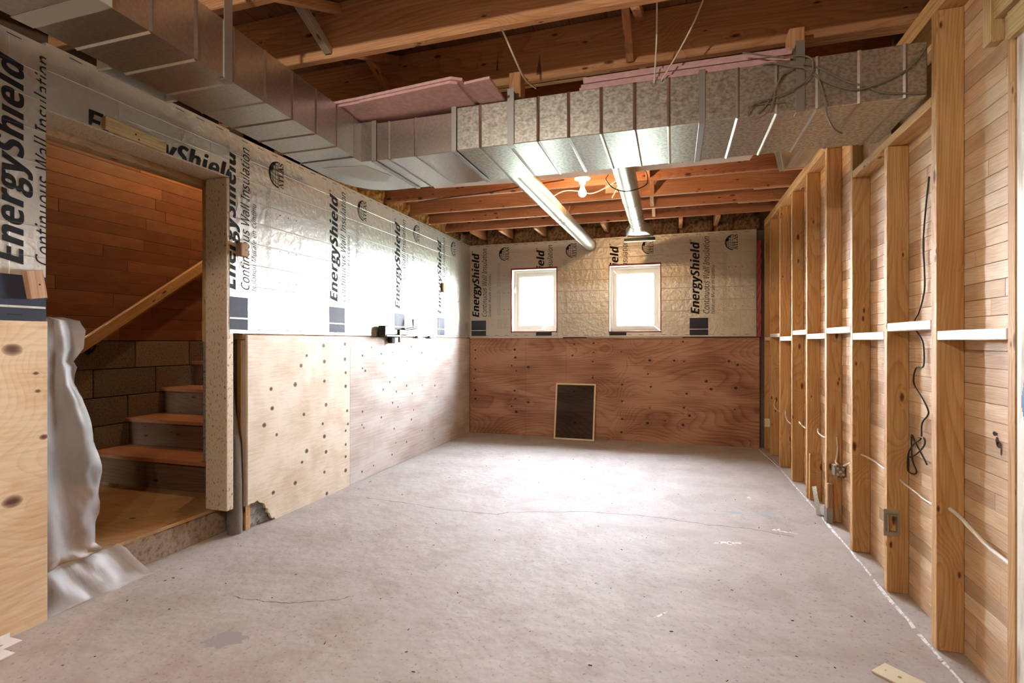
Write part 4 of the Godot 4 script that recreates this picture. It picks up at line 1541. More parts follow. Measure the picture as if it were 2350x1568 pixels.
func build_round_ducts():
	var a := P(-0.922, 2.233, 2.964)
	var b := P(-0.955, 2.345, 6.30)
	var t := thing("round_duct", "long round metal duct sloping from the cross duct to the back wall", "duct", a)
	pipe(t, a, b, 0.066, [0.42, 0.46, 0.475, 0.985])
	var st := mb()
	lathe(st, b - (b - a).normalized() * 0.012, [Vector2(0.0665, 0.0), Vector2(0.075, 0.003), Vector2(0.075, 0.009), Vector2(0.0665, 0.012)], 28, (b - a).normalized())
	obj("collar", st, M.cleat, t)
	a = P(-0.281, 2.226, 2.964)
	b = P(-0.326, 2.297, 5.17)
	t = thing("round_duct", "dented round metal duct ending in a register boot", "duct", a)
	pipe(t, a, b, 0.066, [0.49, 0.72, 0.86, 0.93])
	# register boot
	t = thing("register_boot", "flared register boot with a dark green strip on the end of the dented round duct", "duct fitting", P(-0.32, 2.24, 5.4))
	var rows := []
	var dir := (b - a).normalized()
	for i in 6:
		var k := i / 5.0
		var line := []
		for j in 25:
			var an := TAU * j / 24.0
			var round_ := b - dir * 0.03 + Vector3(cos(an), sin(an), 0) * 0.066
			var q := maxf(absf(cos(an)), absf(sin(an)))
			var box_ := P(-0.322, 2.275, 5.38) + Vector3(clampf(cos(an) / q, -1, 1) * 0.135, clampf(sin(an) / q, -1, 1) * 0.045, 0)
			line.append(round_.lerp(box_, k))
		rows.append(line)
	st = mb()
	sheet_round(st, rows)
	obj("flare", st, M.galv_pipe, t)
	st = mb()
	bxd(st, -0.457, -0.187, 2.2215, 2.235, 5.372, 5.39, 0, 0.002)
	obj("lip", st, M.porcelain, t)
	st = mb()
	bxd(st, -0.475, -0.170, 2.196, 2.221, 5.376, 5.392, 0, 0.004)
	obj("gasket_strip", st, M.gasket_green, t)
	st = mb()
	bxd(st, -0.480, -0.165, 2.186, 2.1955, 5.372, 5.396, 0, 0.003)
	obj("lip", st, M.porcelain, t)

func sheet_round(st: SurfaceTool, rows: Array):
	for i in rows.size() - 1:
		for j in rows[0].size() - 1:
			var c := Vector3.ZERO
			for p in rows[i]: c += p / rows[i].size()
			var m: Vector3 = (rows[i][j] + rows[i + 1][j + 1]) / 2 - c
			quad(st, rows[i][j], rows[i][j + 1], rows[i + 1][j + 1], rows[i + 1][j], Vector3(m.x, m.y, 0))

func pipe(t: Node3D, a: Vector3, b: Vector3, r: float, rings: Array):
	var st := mb()
	tube(st, [a, a.lerp(b, 0.3), a.lerp(b, 0.6), b], r, 36, true)
	obj("pipe", st, M.galv_pipe, t)
	for k in rings:
		var s := mb()
		var ax := (b - a).normalized()
		lathe(s, a.lerp(b, k), [Vector2(r + 0.0002, -0.004), Vector2(r + 0.0025, -0.002), Vector2(r + 0.0025, 0.001), Vector2(r + 0.0002, 0.002)], 36, ax)
		obj("crimp_ring", s, M.cleat, t)

# ------------------------------------------------------------------ lamps

func lamp(at: Vector3, label: String, energy: float, color: Color):
	# at: underside of the joist it is screwed to
	var t := thing("ceiling_light", label, "light", at)
	var st := mb()
	bxd(st, at.x - 0.055, at.x + 0.055, at.y - 0.055, at.y - 0.0005, -at.z - 0.05, -at.z + 0.05, 0, 0.006)
	obj("junction_box", st, M.old_steel, t)
	st = mb()
	lathe(st, at, [Vector2(0.0, -0.0555), Vector2(0.05, -0.056), Vector2(0.06, -0.062), Vector2(0.064, -0.073), Vector2(0.06, -0.079), Vector2(0.043, -0.085), Vector2(0.027, -0.094), Vector2(0.024, -0.114), Vector2(0.0, -0.115)], 28)
	obj("lamp_holder", st, M.porcelain, t)
	st = mb()
	var prof := [Vector2(0.013, -0.1155), Vector2(0.014, -0.132)]
	for i in 11:
		var a := deg_to_rad(60.0 - i * 15.0)
		prof.append(Vector2(cos(a) * 0.0325, -0.186 + sin(a) * 0.0325))
	prof[2].x = 0.021
	lathe(st, at, prof, 28)
	obj("bulb", st, M.bulb_glow, t)
	var l := OmniLight3D.new()
	l.name = "bulb_light"
	l.position = Vector3(0, -0.186, 0)
	l.light_color = color
	l.light_energy = energy
	l.light_size = 0.03
	l.omni_range = 12.0
	l.omni_attenuation = 2.0
	l.shadow_enabled = true
	t.add_child(l)

func build_lamps():
	lamp(P(-0.672, JY, 4.031), "lit bare bulb in a white lamp holder under a joist", 0.72, Color(1.0, 0.80, 0.58))
	lamp(P(-1.15, JY, -0.20), "added fill bulb in a lamp holder under a joist behind the viewer", 1.75, Color(1.0, 0.94, 0.86))  # fill lamp added out of view to brighten faces turned to the camera
	# over the stairs, out of sight above the door head
	lamp(P(-3.45, 3.5, 3.55), "bare bulb on the stairwell ceiling, above the door head", 0.95, Color(1.0, 0.82, 0.60))

# ------------------------------------------------------------------ foam boards

func build_foam():
	var y := 2.372
	var st := begin(P(-1.3, y, 2.40))
	slab(st, PackedVector2Array([Vector2(-1.64, 2.275), Vector2(-1.50, 2.268), Vector2(-1.49, 2.262), Vector2(-0.985, 2.215), Vector2(-0.955, 2.235), Vector2(-0.955, 2.52), Vector2(-1.64, 2.55)]), y, y + 0.012)
	var o := solo("foam_board", st, M.pink_foam, "largest pink foam board, on top of the duct by the elbow, printed side down", "foam board", "pink foam boards on the ducts")
	for k in 5:
		st = mb()
		var l: float = [0.10, 0.12, 0.13, 0.11, 0.09][k]
		bxd(st, -1.56, -1.56 + l, y - 0.0008, y - 0.0003, 2.292 + k * 0.016, 2.295 + k * 0.016, 0, 0.0)
		obj("print", st, M.print_grey, o)
	for k in 14:
		st = mb()
		bxd(st, -1.345 + k * 0.0035, -1.342 + k * 0.0035, y - 0.0008, y - 0.0003, 2.262 + k * 0.014, 2.270 + k * 0.014, 0, 0.0)
		obj("print_dash", st, M.print_grey, o)
	st = begin(P(-1.3, y + 0.013, 2.40))
	slab(st, PackedVector2Array([Vector2(-1.66, 2.265), Vector2(-1.50, 2.256), Vector2(-0.975, 2.206), Vector2(-0.930, 2.235), Vector2(-0.935, 2.54), Vector2(-1.66, 2.56)]), y + 0.0125, y + 0.026)
	solo("foam_board", st, M.pink_foam, "pink foam board stacked over the largest one by the elbow", "foam board", "pink foam boards on the ducts")
	st = begin(P(-0.87, y, 2.40))
	slab(st, PackedVector2Array([Vector2(-0.925, 2.245), Vector2(-0.795, 2.230), Vector2(-0.795, 2.56), Vector2(-0.925, 2.57)]), y, y + 0.012)
	o = solo("foam_board", st, M.pink_foam, "narrow pink foam offcut between the largest board and the metal strap", "foam board", "pink foam boards on the ducts")
	for k in 12:
		st = mb()
		bxd(st, -0.865 + k * 0.004, -0.862 + k * 0.004, y - 0.0008, y - 0.0003, 2.262 + k * 0.018, 2.270 + k * 0.018, 0, 0.0)
		obj("print_dash", st, M.print_grey, o)
	# stack of strips further right
	var names := ["lowest", "second", "third", "topmost"]
	for k in 4:
		var yy := 2.368 + k * 0.0225
		var x0: float = [-0.425, -0.42, -0.41, -0.415][k]
		var fr: float = [0.0, 0.018, 0.022, 0.044][k]
		var x1: float = [0.475, 0.452, 0.485, 0.478][k]
		st = begin(P(0.03, yy, 2.56))
		slab(st, PackedVector2Array([Vector2(x0, 2.462 + fr), Vector2((x0 + x1) / 2, 2.459 + fr), Vector2(x1, 2.466 + fr), Vector2(x1 - 0.004, 2.586), Vector2(x0, 2.586)]), yy, yy + 0.0165)
		solo("foam_board", st, M.pink_foam, "%s of the four long pink foam strips stacked on the cross duct" % names[k], "foam board", "pink foam boards on the ducts")
	# pale board behind the cross duct, lying on the round ducts
	st = begin(P(-0.6, 2.325, 3.25))
	slab(st, PackedVector2Array([Vector2(-1.64, 3.20), Vector2(-1.70, 3.56), Vector2(-1.10, 3.60), Vector2(-0.22, 3.605), Vector2(0.46, 3.59), Vector2(0.475, 3.42), Vector2(0.43, 2.97), Vector2(-1.55, 2.97)]), 2.325, 2.348)
	o = solo("foam_board", st, M.pale_foam, "long pale foam board lying over the round ducts behind the cross duct", "foam board")
	var word := RandomNumberGenerator.new()
	word.seed = 3
	for k in 9:
		st = mb()
		bxd(st, -0.13 + k * 0.036, -0.13 + k * 0.036 + word.randf_range(0.012, 0.028), 2.3242, 2.3247, 3.46 + word.randf() * 0.01, 3.49 + word.randf() * 0.02, 0, 0.0)
		obj("print", st, M.print_grey, o)

# ------------------------------------------------------------------ cables

func strand(called: String, pts: Array, r: float, m: Material, label: String, group := "", n := 6):
	var st := begin(pts[0])
	tube(st, smooth(pts, n), r, 8)
	solo(called, st, m, label, "cable", group)

func line(src: Array, d: float) -> Array:
	var out := []
	for q in src: out.append(P(q[0], q[1], d + (q[2] if q.size() > 2 else 0.0)))
	return out

func build_cables():
	var g := "grey cables on the cross duct"
	strand("cable", line([[0.283, 2.418], [0.325, 2.407], [0.392, 2.385], [0.444, 2.372], [0.487, 2.374], [0.523, 2.366], [0.548, 2.346], [0.550, 2.306], [0.531, 2.269], [0.487, 2.239], [0.414, 2.213], [0.340, 2.199], [0.306, 2.162], [0.310, 2.135], [0.336, 2.127, -0.012], [0.370, 2.142], [0.400, 2.182], [0.411, 2.238], [0.437, 2.299], [0.480, 2.325]], 2.428), 0.0036, M.cable_grey, "grey cable looped into a long drooping coil left of the right strap", g)
	strand("cable", line([[0.321, 2.372, 0.05], [0.385, 2.360], [0.422, 2.352], [0.466, 2.335], [0.516, 2.315, -0.012], [0.552, 2.290], [0.594, 2.255], [0.657, 2.219], [0.712, 2.203], [0.779, 2.213], [0.858, 2.243], [0.910, 2.281], [0.939, 2.322], [0.948, 2.347]], 2.434), 0.0036, M.cable_grey, "grey cable sagging across the duct and curving up at its right end", g)
	strand("cable", line([[0.516, 2.334, -0.01], [0.552, 2.328], [0.601, 2.298], [0.671, 2.248], [0.752, 2.209], [0.806, 2.180], [0.884, 2.166], [0.950, 2.158]], 2.440), 0.0036, M.cable_grey, "grey cable falling to the bottom right corner of the cross duct", g)
	var pts := line([[0.559, 2.289], [0.573, 2.263], [0.587, 2.213], [0.598, 2.160]], 2.430)
	pts.append_array([P(0.606, 2.132, 2.45), P(0.640, 2.132, 2.544), P(0.692, 2.130, 2.657), P(0.733, 2.128, 2.710)])
	strand("cable", pts, 0.0036, M.cable_grey, "grey cable end hooked under the cross duct", g)
	strand("cable", line([[0.45, 2.315], [0.437, 2.295], [0.400, 2.223], [0.370, 2.178], [0.347, 2.156]], 2.438), 0.0036, M.cable_grey, "short straight grey cable tail inside the drooping coil", g)
	strand("cable", line([[0.306, 2.186], [0.330, 2.194], [0.355, 2.193], [0.40, 2.191], [0.451, 2.190]], 2.440), 0.003, M.cable_grey, "short level grey cable stub across the drooping coil", g)
	var h := "white cables hanging from the joists"
	strand("cable", [P(-0.063, 2.74, 2.14), P(-0.066, 2.62, 2.30), P(-0.070, 2.536, 2.40), P(-0.076, 2.44, 2.43), P(-0.082, 2.345, 2.438)], 0.0035, M.cable_white, "white cable hanging almost straight down in front of the cross duct", h)
	strand("cable", [P(0.170, 2.72, 2.26), P(0.10, 2.58, 2.36), P(0.028, 2.470, 2.42), P(-0.052, 2.352, 2.437)], 0.0035, M.cable_white, "white cable slanting down to the left in front of the cross duct", h)
	strand("cable", [P(-0.74, 2.60, 2.15), P(-0.715, 2.54, 2.22), P(-0.700, 2.493, 2.30), P(-0.69, 2.46, 2.44), P(-0.67, 2.475, 2.582)], 0.0045, M.cable_white, "short white cable end poking out of the second joist", h)
	# at the lamp
	strand("cable", [P(-0.62, 2.47, 4.03), P(-0.58, 2.485, 4.05), P(-0.50, 2.50, 4.02), P(-0.47, 2.45, 4.00), P(-0.45, 2.33, 3.70), P(-0.42, 2.245, 3.50), P(-0.375, 2.185, 3.45), P(-0.31, 2.157, 3.45), P(-0.25, 2.157, 3.45), P(-0.195, 2.175, 3.46), P(-0.165, 2.24, 3.60), P(-0.175, 2.36, 3.80), P(-0.20, 2.44, 3.95)], 0.0035, M.cable_black, "black wire from the lamp box hanging in a loop round the dented round duct", "wires near the lamp")
	strand("cable", [P(-1.00, 2.44, 4.44), P(-0.90, 2.48, 4.44), P(-0.78, 2.47, 4.44), P(-0.66, 2.44, 4.44), P(-0.52, 2.49, 4.44), P(-0.42, 2.56, 4.448), P(-0.38, 2.62, 4.452)], 0.0045, M.cable_white, "white cable passing behind the lit bulb", "wires near the lamp")
	strand("cable", [P(-0.50, 2.41, 4.52), P(-0.46, 2.47, 4.50), P(-0.42, 2.53, 4.455), P(-0.38, 2.60, 4.452), P(-0.36, 2.66, 4.452)], 0.0045, M.cable_white, "white cable climbing the joist right of the lit bulb", "wires near the lamp")
	var b := thing("junction_box", "square metal cover plate on the joist right of the lit bulb", "junction box", P(-0.55, 2.60, 4.94))
	var st := mb()
	bxd(st, -0.60, -0.49, 2.57, 2.68, 4.925, 4.949, 0, 0.003)
	obj("box", st, M.old_steel, b)
	st = mb()
	bxd(st, -0.605, -0.485, 2.565, 2.685, 4.920, 4.9245, 0, 0.001)
	obj("cover", st, M.ivory, b)
	strand("cable", [P(-1.03, 2.60, 5.40), P(-1.06, 2.50, 5.38), P(-1.09, 2.42, 5.44), P(-1.075, 2.37, 5.50), P(-1.042, 2.352, 5.52), P(-1.045, 2.42, 5.56), P(-1.045, 2.515, 5.60)], 0.0035, M.cable_white, "thin white wire dangling left of the sloping round duct", "")
	strand("cable", [P(-2.30, 2.50, 4.452), P(-2.0, 2.515, 4.452), P(-1.6, 2.53, 4.452), P(-1.2, 2.56, 4.452), P(-0.9, 2.58, 4.452)], 0.004, M.cable_black, "black cable stapled along the joist behind the elbow", "")
	# black cable on the strip boards
	pts = []
	for q in [[2.635, 1.881], [2.663, 1.768], [2.691, 1.615], [2.680, 1.50], [2.680, 1.40], [2.729, 1.314], [2.770, 1.280], [2.776, 1.248], [2.737, 1.215], [2.690, 1.171], [2.687, 1.076], [2.760, 1.063], [2.784, 0.994], [2.700, 0.935], [2.647, 0.892], [2.648, 0.868], [2.701, 0.825], [2.711, 0.759], [2.768, 0.730], [2.835, 0.672], [2.848, 0.613], [2.838, 0.584], [2.778, 0.586], [2.757, 0.605], [2.800, 0.650], [2.805, 0.752], [2.775, 0.736], [2.656, 0.656]]:
		pts.append(P(XW - 0.012, q[1], q[0]))
	strand("cable", pts, 0.0034, M.cable_black, "thin black cable wandering down the strip boards to a knot", "", 5)
	pts = []
	for q in [[2.711, 0.762], [2.680, 0.768], [2.658, 0.764], [2.656, 0.742], [2.700, 0.705], [2.76, 0.672], [2.82, 0.650]]:
		pts.append(P(XW - 0.02, q[1], q[0]))
	strand("cable", pts, 0.0034, M.cable_black, "short black cable loop lying over the cable knot", "", 5)
	# cable through the studs: each piece from a hole to behind the next stud's edge
	var s := "white cable lengths between the right wall studs"
	strand("cable", [P(1.000, 0.549, 2.376), P(1.010, 0.535, 2.33), P(1.022, 0.508, 2.27), P(1.032, 0.480, 2.19), P(1.036, 0.468, 2.10), P(1.036, 0.462, 1.95)], 0.0075, M.cable_white, "thick white cable sagging from the nearest bare post to the painted stud", s)
	strand("cable", [P(1.010, 0.538, 2.859), P(1.020, 0.524, 2.82), P(1.032, 0.510, 2.74), P(1.036, 0.500, 2.66), P(1.036, 0.500, 2.43)], 0.005, M.cable_white, "white cable from the stud with the square metal ring, sagging toward the camera", s)
	strand("cable", [P(1.001, 0.551, 3.359), P(1.020, 0.545, 3.32), P(1.034, 0.538, 3.24), P(1.036, 0.530, 3.13), P(1.036, 0.528, 2.91)], 0.005, M.cable_white, "white cable between the metal outlet box stud and the ringed stud", s)
	strand("cable", [P(1.016, 0.560, 3.869), P(1.014, 0.53, 3.855), P(1.016, 0.49, 3.85), P(1.008, 0.43, 3.842), P(1.0, 0.405, 3.825), P(1.005, 0.397, 3.80)], 0.005, M.cable_white, "white cable dropping into the top of the metal outlet box", s)
	strand("cable", [P(1.030, 0.394, 3.78), P(1.025, 0.42, 3.70), P(1.03, 0.45, 3.62), P(1.034, 0.458, 3.56), P(1.034, 0.455, 3.41)], 0.005, M.cable_white, "white cable leaving the metal outlet box toward the camera", s)
	strand("cable", [P(1.019, 0.538, 4.348), P(1.01, 0.52, 4.30), P(1.0, 0.52, 4.20), P(0.985, 0.53, 4.02), P(0.985, 0.54, 3.92)], 0.005, M.cable_white, "white cable above the short sister block", s)
	strand("cable", [P(1.010, 0.508, 4.899), P(1.005, 0.505, 4.85), P(0.995, 0.50, 4.65), P(0.985, 0.505, 4.44)], 0.005, M.cable_white, "nearly level white cable two studs past the metal outlet box", s)
	strand("cable", [P(1.002, 0.537, 5.419), P(0.995, 0.51, 5.38), P(0.985, 0.47, 5.25), P(0.980, 0.46, 4.96)], 0.005, M.cable_white, "white cable three studs past the metal outlet box, hanging steeply", s)
	strand("cable", [P(1.004, 0.580, 5.939), P(0.995, 0.55, 5.93), P(0.990, 0.515, 5.90), P(0.980, 0.505, 5.75), P(0.980, 0.505, 5.47)], 0.005, M.cable_white, "farthest white cable between studs, bent like an L", s)

# ------------------------------------------------------------------ fittings on the right wall

func build_right_fittings():
	# outlet box with lugs and knockouts, on the side of the stud
	var t := thing("outlet_box", "rusty metal outlet box on the side of a stud, white cables entering it", "outlet box", P(1.005, 0.32, 3.83))
	var st := mb()
	bxd(st, 0.983, 1.044, 0.318, 0.396, 3.775, 3.868, 1, 0.010)
	obj("body", st, M.old_steel, t)
	st = mb()
	for q in [[0.997, 0.375], [1.03, 0.375], [1.012, 0.355], [1.03, 0.338], [0.997, 0.338]]:
		st = mb()
		lathe(st, P(q[0], q[1], 3.7748), [Vector2(0.0, 0.0022), Vector2(0.006, 0.0018), Vector2(0.008, 0.0)], 12, Vector3.BACK)
		obj("knockout", st, M.steel, t)
	st = mb()
	for q in [[0.983, 0.39], [1.042, 0.39], [0.985, 0.322], [1.042, 0.315]]:
		st = mb()
		bxd(st, q[0] - 0.008, q[0] + 0.008, q[1] - 0.006, q[1] + 0.006, 3.772, 3.7748, 0, 0.001)
		obj("lug", st, M.steel, t)
	t = thing("outlet_box", "small pale outlet box low on the stud nearest the back corner", "outlet box", P(0.925, 0.296, 5.93))
	st = mb()
	bxd(st, 0.903, 0.957, 0.296, 0.383, 5.925, 5.975, 1, 0.006)
	obj("body", st, M.ivory, t)
	st = mb()
	bxd(st, 0.898, 0.904, 0.315, 0.34, 5.922, 5.926, 1, 0.001)
	bxd(st, 0.898, 0.904, 0.345, 0.37, 5.922, 5.926, 1, 0.001)
	obj("tab", st, M.old_steel, t)
	# square mud ring on the front edge of a stud
	t = thing("plaster_ring", "square galvanized plaster ring with a raised collar on a stud edge", "electrical fitting", P(0.976, 0.27, 2.852))
	st = mb()
	var o := [0.946, 1.005]
	var yy := [0.285, 0.388]
	ring_plate(st, 0.944, 1.007, 0.272, 0.396, 0.958, 0.993, 0.297, 0.371, 2.8555, 2.8585)
	obj("plate", st, M.steel, t)
	st = mb()
	ring_plate(st, 0.955, 0.996, 0.294, 0.374, 0.958, 0.993, 0.297, 0.371, 2.838, 2.8555)
	obj("collar", st, M.steel, t)
	st = mb()
	for q in [[0.950, 0.386], [1.0, 0.384], [0.950, 0.284], [1.0, 0.280]]:
		st = mb()
		lathe(st, P(q[0], q[1], 2.8553), [Vector2(0.0, 0.0004), Vector2(0.0035, 0.0003), Vector2(0.0038, 0.0)], 10, Vector3.BACK)
		obj("screw", st, M.steel, t)
	# bent metal flashings at the foot of two studs
	var pts := PackedVector2Array()
	t = thing("metal_flashing", "bent grey metal flashing leaning on the floor by the sister block", "metal strip", P(0.945, 0, 4.1))
	st = mb()
	var rows := []
	for q in [[0.945, 0.155, 4.19, 0.0], [0.94, 0.127, 4.15, 0.0], [0.938, 0.066, 4.08, 0.0], [0.936, 0.003, 4.03, 0.0]]:
		rows.append([P(q[0], q[1], q[2]), P(q[0] - 0.003, q[1] - 0.002, q[2] - 0.025), P(q[0] + 0.014, q[1] + 0.012, q[2] - 0.06)])
	sheet(st, rows, Vector3(-1, 0.2, 0.5))
	obj("strip", st, M.old_steel, t)
	t = thing("metal_flashing", "upright grey metal flashing wrapped round the foot of the box stud", "metal strip", P(0.953, 0, 3.86))
	st = mb()
	bxd(st, 0.9515, 0.953, 0.002, 0.105, 3.832, 3.905, 1, 0.0004)
	bxd(st, 0.9535, 0.985, 0.002, 0.10, 3.8325, 3.8340, 1, 0.0004)
	obj("strip", st, M.steel, t)

func ring_plate(st: SurfaceTool, x0: float, x1: float, y0: float, y1: float, a0: float, a1: float, b0: float, b1: float, d0: float, d1: float):
	var xs := [x0, a0, a1, x1]
	var ys := [y0, b0, b1, y1]
	for i in 3:
		for j in 3:
			if i == 1 and j == 1: continue
			for d in [d0, d1]:
				quad(st, P(xs[i], ys[j], d), P(xs[i + 1], ys[j], d), P(xs[i + 1], ys[j + 1], d), P(xs[i], ys[j + 1], d), Vector3.BACK if d == d0 else Vector3.FORWARD)
	for q in [[x0, x1, y0, y1, 1.0], [a0, a1, b0, b1, -1.0]]:
		quad(st, P(q[0], q[2], d0), P(q[1], q[2], d0), P(q[1], q[2], d1), P(q[0], q[2], d1), Vector3.DOWN * q[4])
		quad(st, P(q[0], q[3], d0), P(q[1], q[3], d0), P(q[1], q[3], d1), P(q[0], q[3], d1), Vector3.UP * q[4])
		quad(st, P(q[0], q[2], d0), P(q[0], q[3], d0), P(q[0], q[3], d1), P(q[0], q[2], d1), Vector3.LEFT * q[4])
		quad(st, P(q[1], q[2], d0), P(q[1], q[3], d0), P(q[1], q[3], d1), P(q[1], q[2], d1), Vector3.RIGHT * q[4])

# ------------------------------------------------------------------ things on and by the left wall

func wood_block(label: String, s: float, y: float, w: float, h: float, th: float, turn: float, m: Material):
	var t := thing("wood_block", label, "wood block", on_wall(0, s, y, 0.0), "wood blocks screwed to the foil")
	var st := mb()
	box(st, on_wall(0, s, y, th / 2 + 0.0008), Vector3(th, h, w), 0.002, 1, Basis(Vector3.RIGHT, turn))
	obj("block", st, m, t)
	st = mb()
	lathe(st, on_wall(0, s + w * 0.15, y, th + 0.0008), [Vector2(0.0, 0.0012), Vector2(0.003, 0.001), Vector2(0.004, 0.0)], 10, Vector3.RIGHT)
	obj("screw", st, M.iron, t)

func build_left_things():
	wood_block("tilted wooden block on the foil beside the doorway, above the plywood", 1.478, 1.417, 0.060, 0.115, 0.03, 0.16, M.block_wood)
	wood_block("small wooden block on the foil just right of the doorway", 2.565, 1.742, 0.056, 0.082, 0.035, 0.02, M.block_wood)
	wood_block("smallest wooden block, on the foil close to the back corner", 5.49, 1.80, 0.055, 0.105, 0.025, 0.0, M.block_wood)
	var t := thing("wood_strip", "pale yellowish wood strip on the foil over the doorway", "wood strip", P(XL, 2.17, 1.91))
	var st := mb()
	bar(st, P(XL + 0.010, 2.199, 1.757), P(XL + 0.010, 2.189, 2.062), 0.06, 0.018, Vector3.UP, 0.002)
	obj("strip", st, M.pale_wood, t)
	st = mb()
	for q in [[1.90, 2.195], [1.915, 2.175]]:
		st = mb()
		lathe(st, P(XL + 0.0192, q[1], q[0]), [Vector2(0.0, 0.0004), Vector2(0.004, 0.0003), Vector2(0.0045, 0.0)], 10, Vector3.RIGHT)
		obj("knot", st, M.debris, t)
	# grey felt roll by the door post
	st = begin(P(-2.585, 0.0, 2.572))
	tube(st, smooth([P(-2.583, 0.002, 2.575), P(-2.583, 0.20, 2.573), P(-2.585, 0.40, 2.571), P(-2.590, 0.53, 2.570), P(-2.612, 0.68, 2.571), P(-2.628, 0.82, 2.573), P(-2.640, 0.948, 2.575)], 4), [0.043, 0.043, 0.043, 0.043, 0.043, 0.043, 0.043, 0.043, 0.043, 0.043, 0.042, 0.042, 0.044, 0.043, 0.041, 0.039, 0.038, 0.036, 0.035, 0.034, 0.033, 0.032, 0.031, 0.031, 0.031], 16)
	solo("pipe_insulation", st, M.felt, "grey felt covered pipe sleeve standing beside the door post", "pipe sleeve")
	# vise on the plywood ledge
	t = thing("clamp", "old bar clamp with grey jaws resting on top of the plywood ledge", "clamp", P(XL + 0.05, 1.222, 4.4))
	st = mb()
	bxd(st, XL + 0.03, XL + 0.07, 1.247, 1.292, 4.182, 4.735, 2, 0.003)
	obj("bar", st, M.steel, t)
	st = mb()
	bxd(st, XL + 0.012, XL + 0.085, 1.226, 1.325, 4.10, 4.18, 1, 0.008)
	obj("jaw", st, M.iron, t)
	st = mb()
	bxd(st, XL + 0.010, XL + 0.09, 1.2235, 1.245, 4.12, 4.41, 2, 0.004)
	bxd(st, XL + 0.072, XL + 0.09, 1.174, 1.293, 4.354, 4.386, 1, 0.003)
	bxd(st, XL + 0.006, XL + 0.05, 1.165, 1.222, 4.28, 4.345, 1, 0.008)
	obj("bracket", st, M.iron, t)
	st = mb()
	tube(st, [P(XL + 0.05, 1.297, 4.52), P(XL + 0.05, 1.312, 4.66), P(XL + 0.05, 1.322, 4.775)], [0.008, 0.016, 0.013], 12)
	obj("screw_arm", st, M.iron, t)
	st = mb()
	tube(st, smooth([P(XL + 0.05, 1.325, 4.695), P(XL + 0.05, 1.345, 4.694), P(XL + 0.05, 1.375, 4.692), P(XL + 0.05, 1.406, 4.690)], 3), [0.006, 0.006, 0.006, 0.007, 0.009, 0.010, 0.011, 0.012, 0.012, 0.012], 10)
	obj("handle", st, M.old_steel, t)
	for q in [[4.815, 4.925, 0.016, "dark iron scrap on the plywood ledge, just beyond the clamp"], [5.10, 5.25, 0.018, "dark wedge of scrap on the plywood ledge, farthest from the clamp"]]:
		t = thing("scrap_piece", q[3], "scrap", P(XL + 0.02, 1.2225, q[0]), "scraps on the plywood ledge")
		st = mb()
		slab(st, PackedVector2Array([Vector2(XL + 0.008, q[0]), Vector2(XL + 0.03, q[0] + 0.01), Vector2(XL + 0.035, q[1]), Vector2(XL + 0.006, q[1])]), 1.2225, 1.2225 + q[2])
		obj("scrap", st, M.iron, t)
	# clear plastic behind the rotted corner
	st = begin(P(-2.56, 0.0, 2.72))
	var rows := []
	for i in 10:
		var l := []
		for j in 10:
			var s := 2.63 + j * 0.021
			var y := 0.006 + i * 0.0185
			l.append(P(XL - 0.024 + 0.012 * sin(i * 1.9 + j * 0.9) * cos(j * 1.3), y, s))
		rows.append(l)
	sheet(st, rows, Vector3.RIGHT)
	solo("plastic_film", st, M.poly, "crumpled plastic film showing through the rotted plywood corner", "plastic film")
	# narrow film edge behind the plywood end
	st = begin(P(-2.56, 0.6, 2.624))
	rows = []
	for i in 24:
		var y := 1.19 - i * 0.045
		rows.append([P(-2.574 + 0.004 * sin(i * 1.1), y, 2.621), P(-2.560 + 0.004 * sin(i * 0.8 + 1.0), y, 2.612), P(-2.551, y, 2.622)])
	sheet(st, rows, Vector3.BACK)
	solo("plastic_film", st, M.poly, "thin strip of plastic film along the bare stud behind the plywood edge", "plastic film")
	plastic_drape()

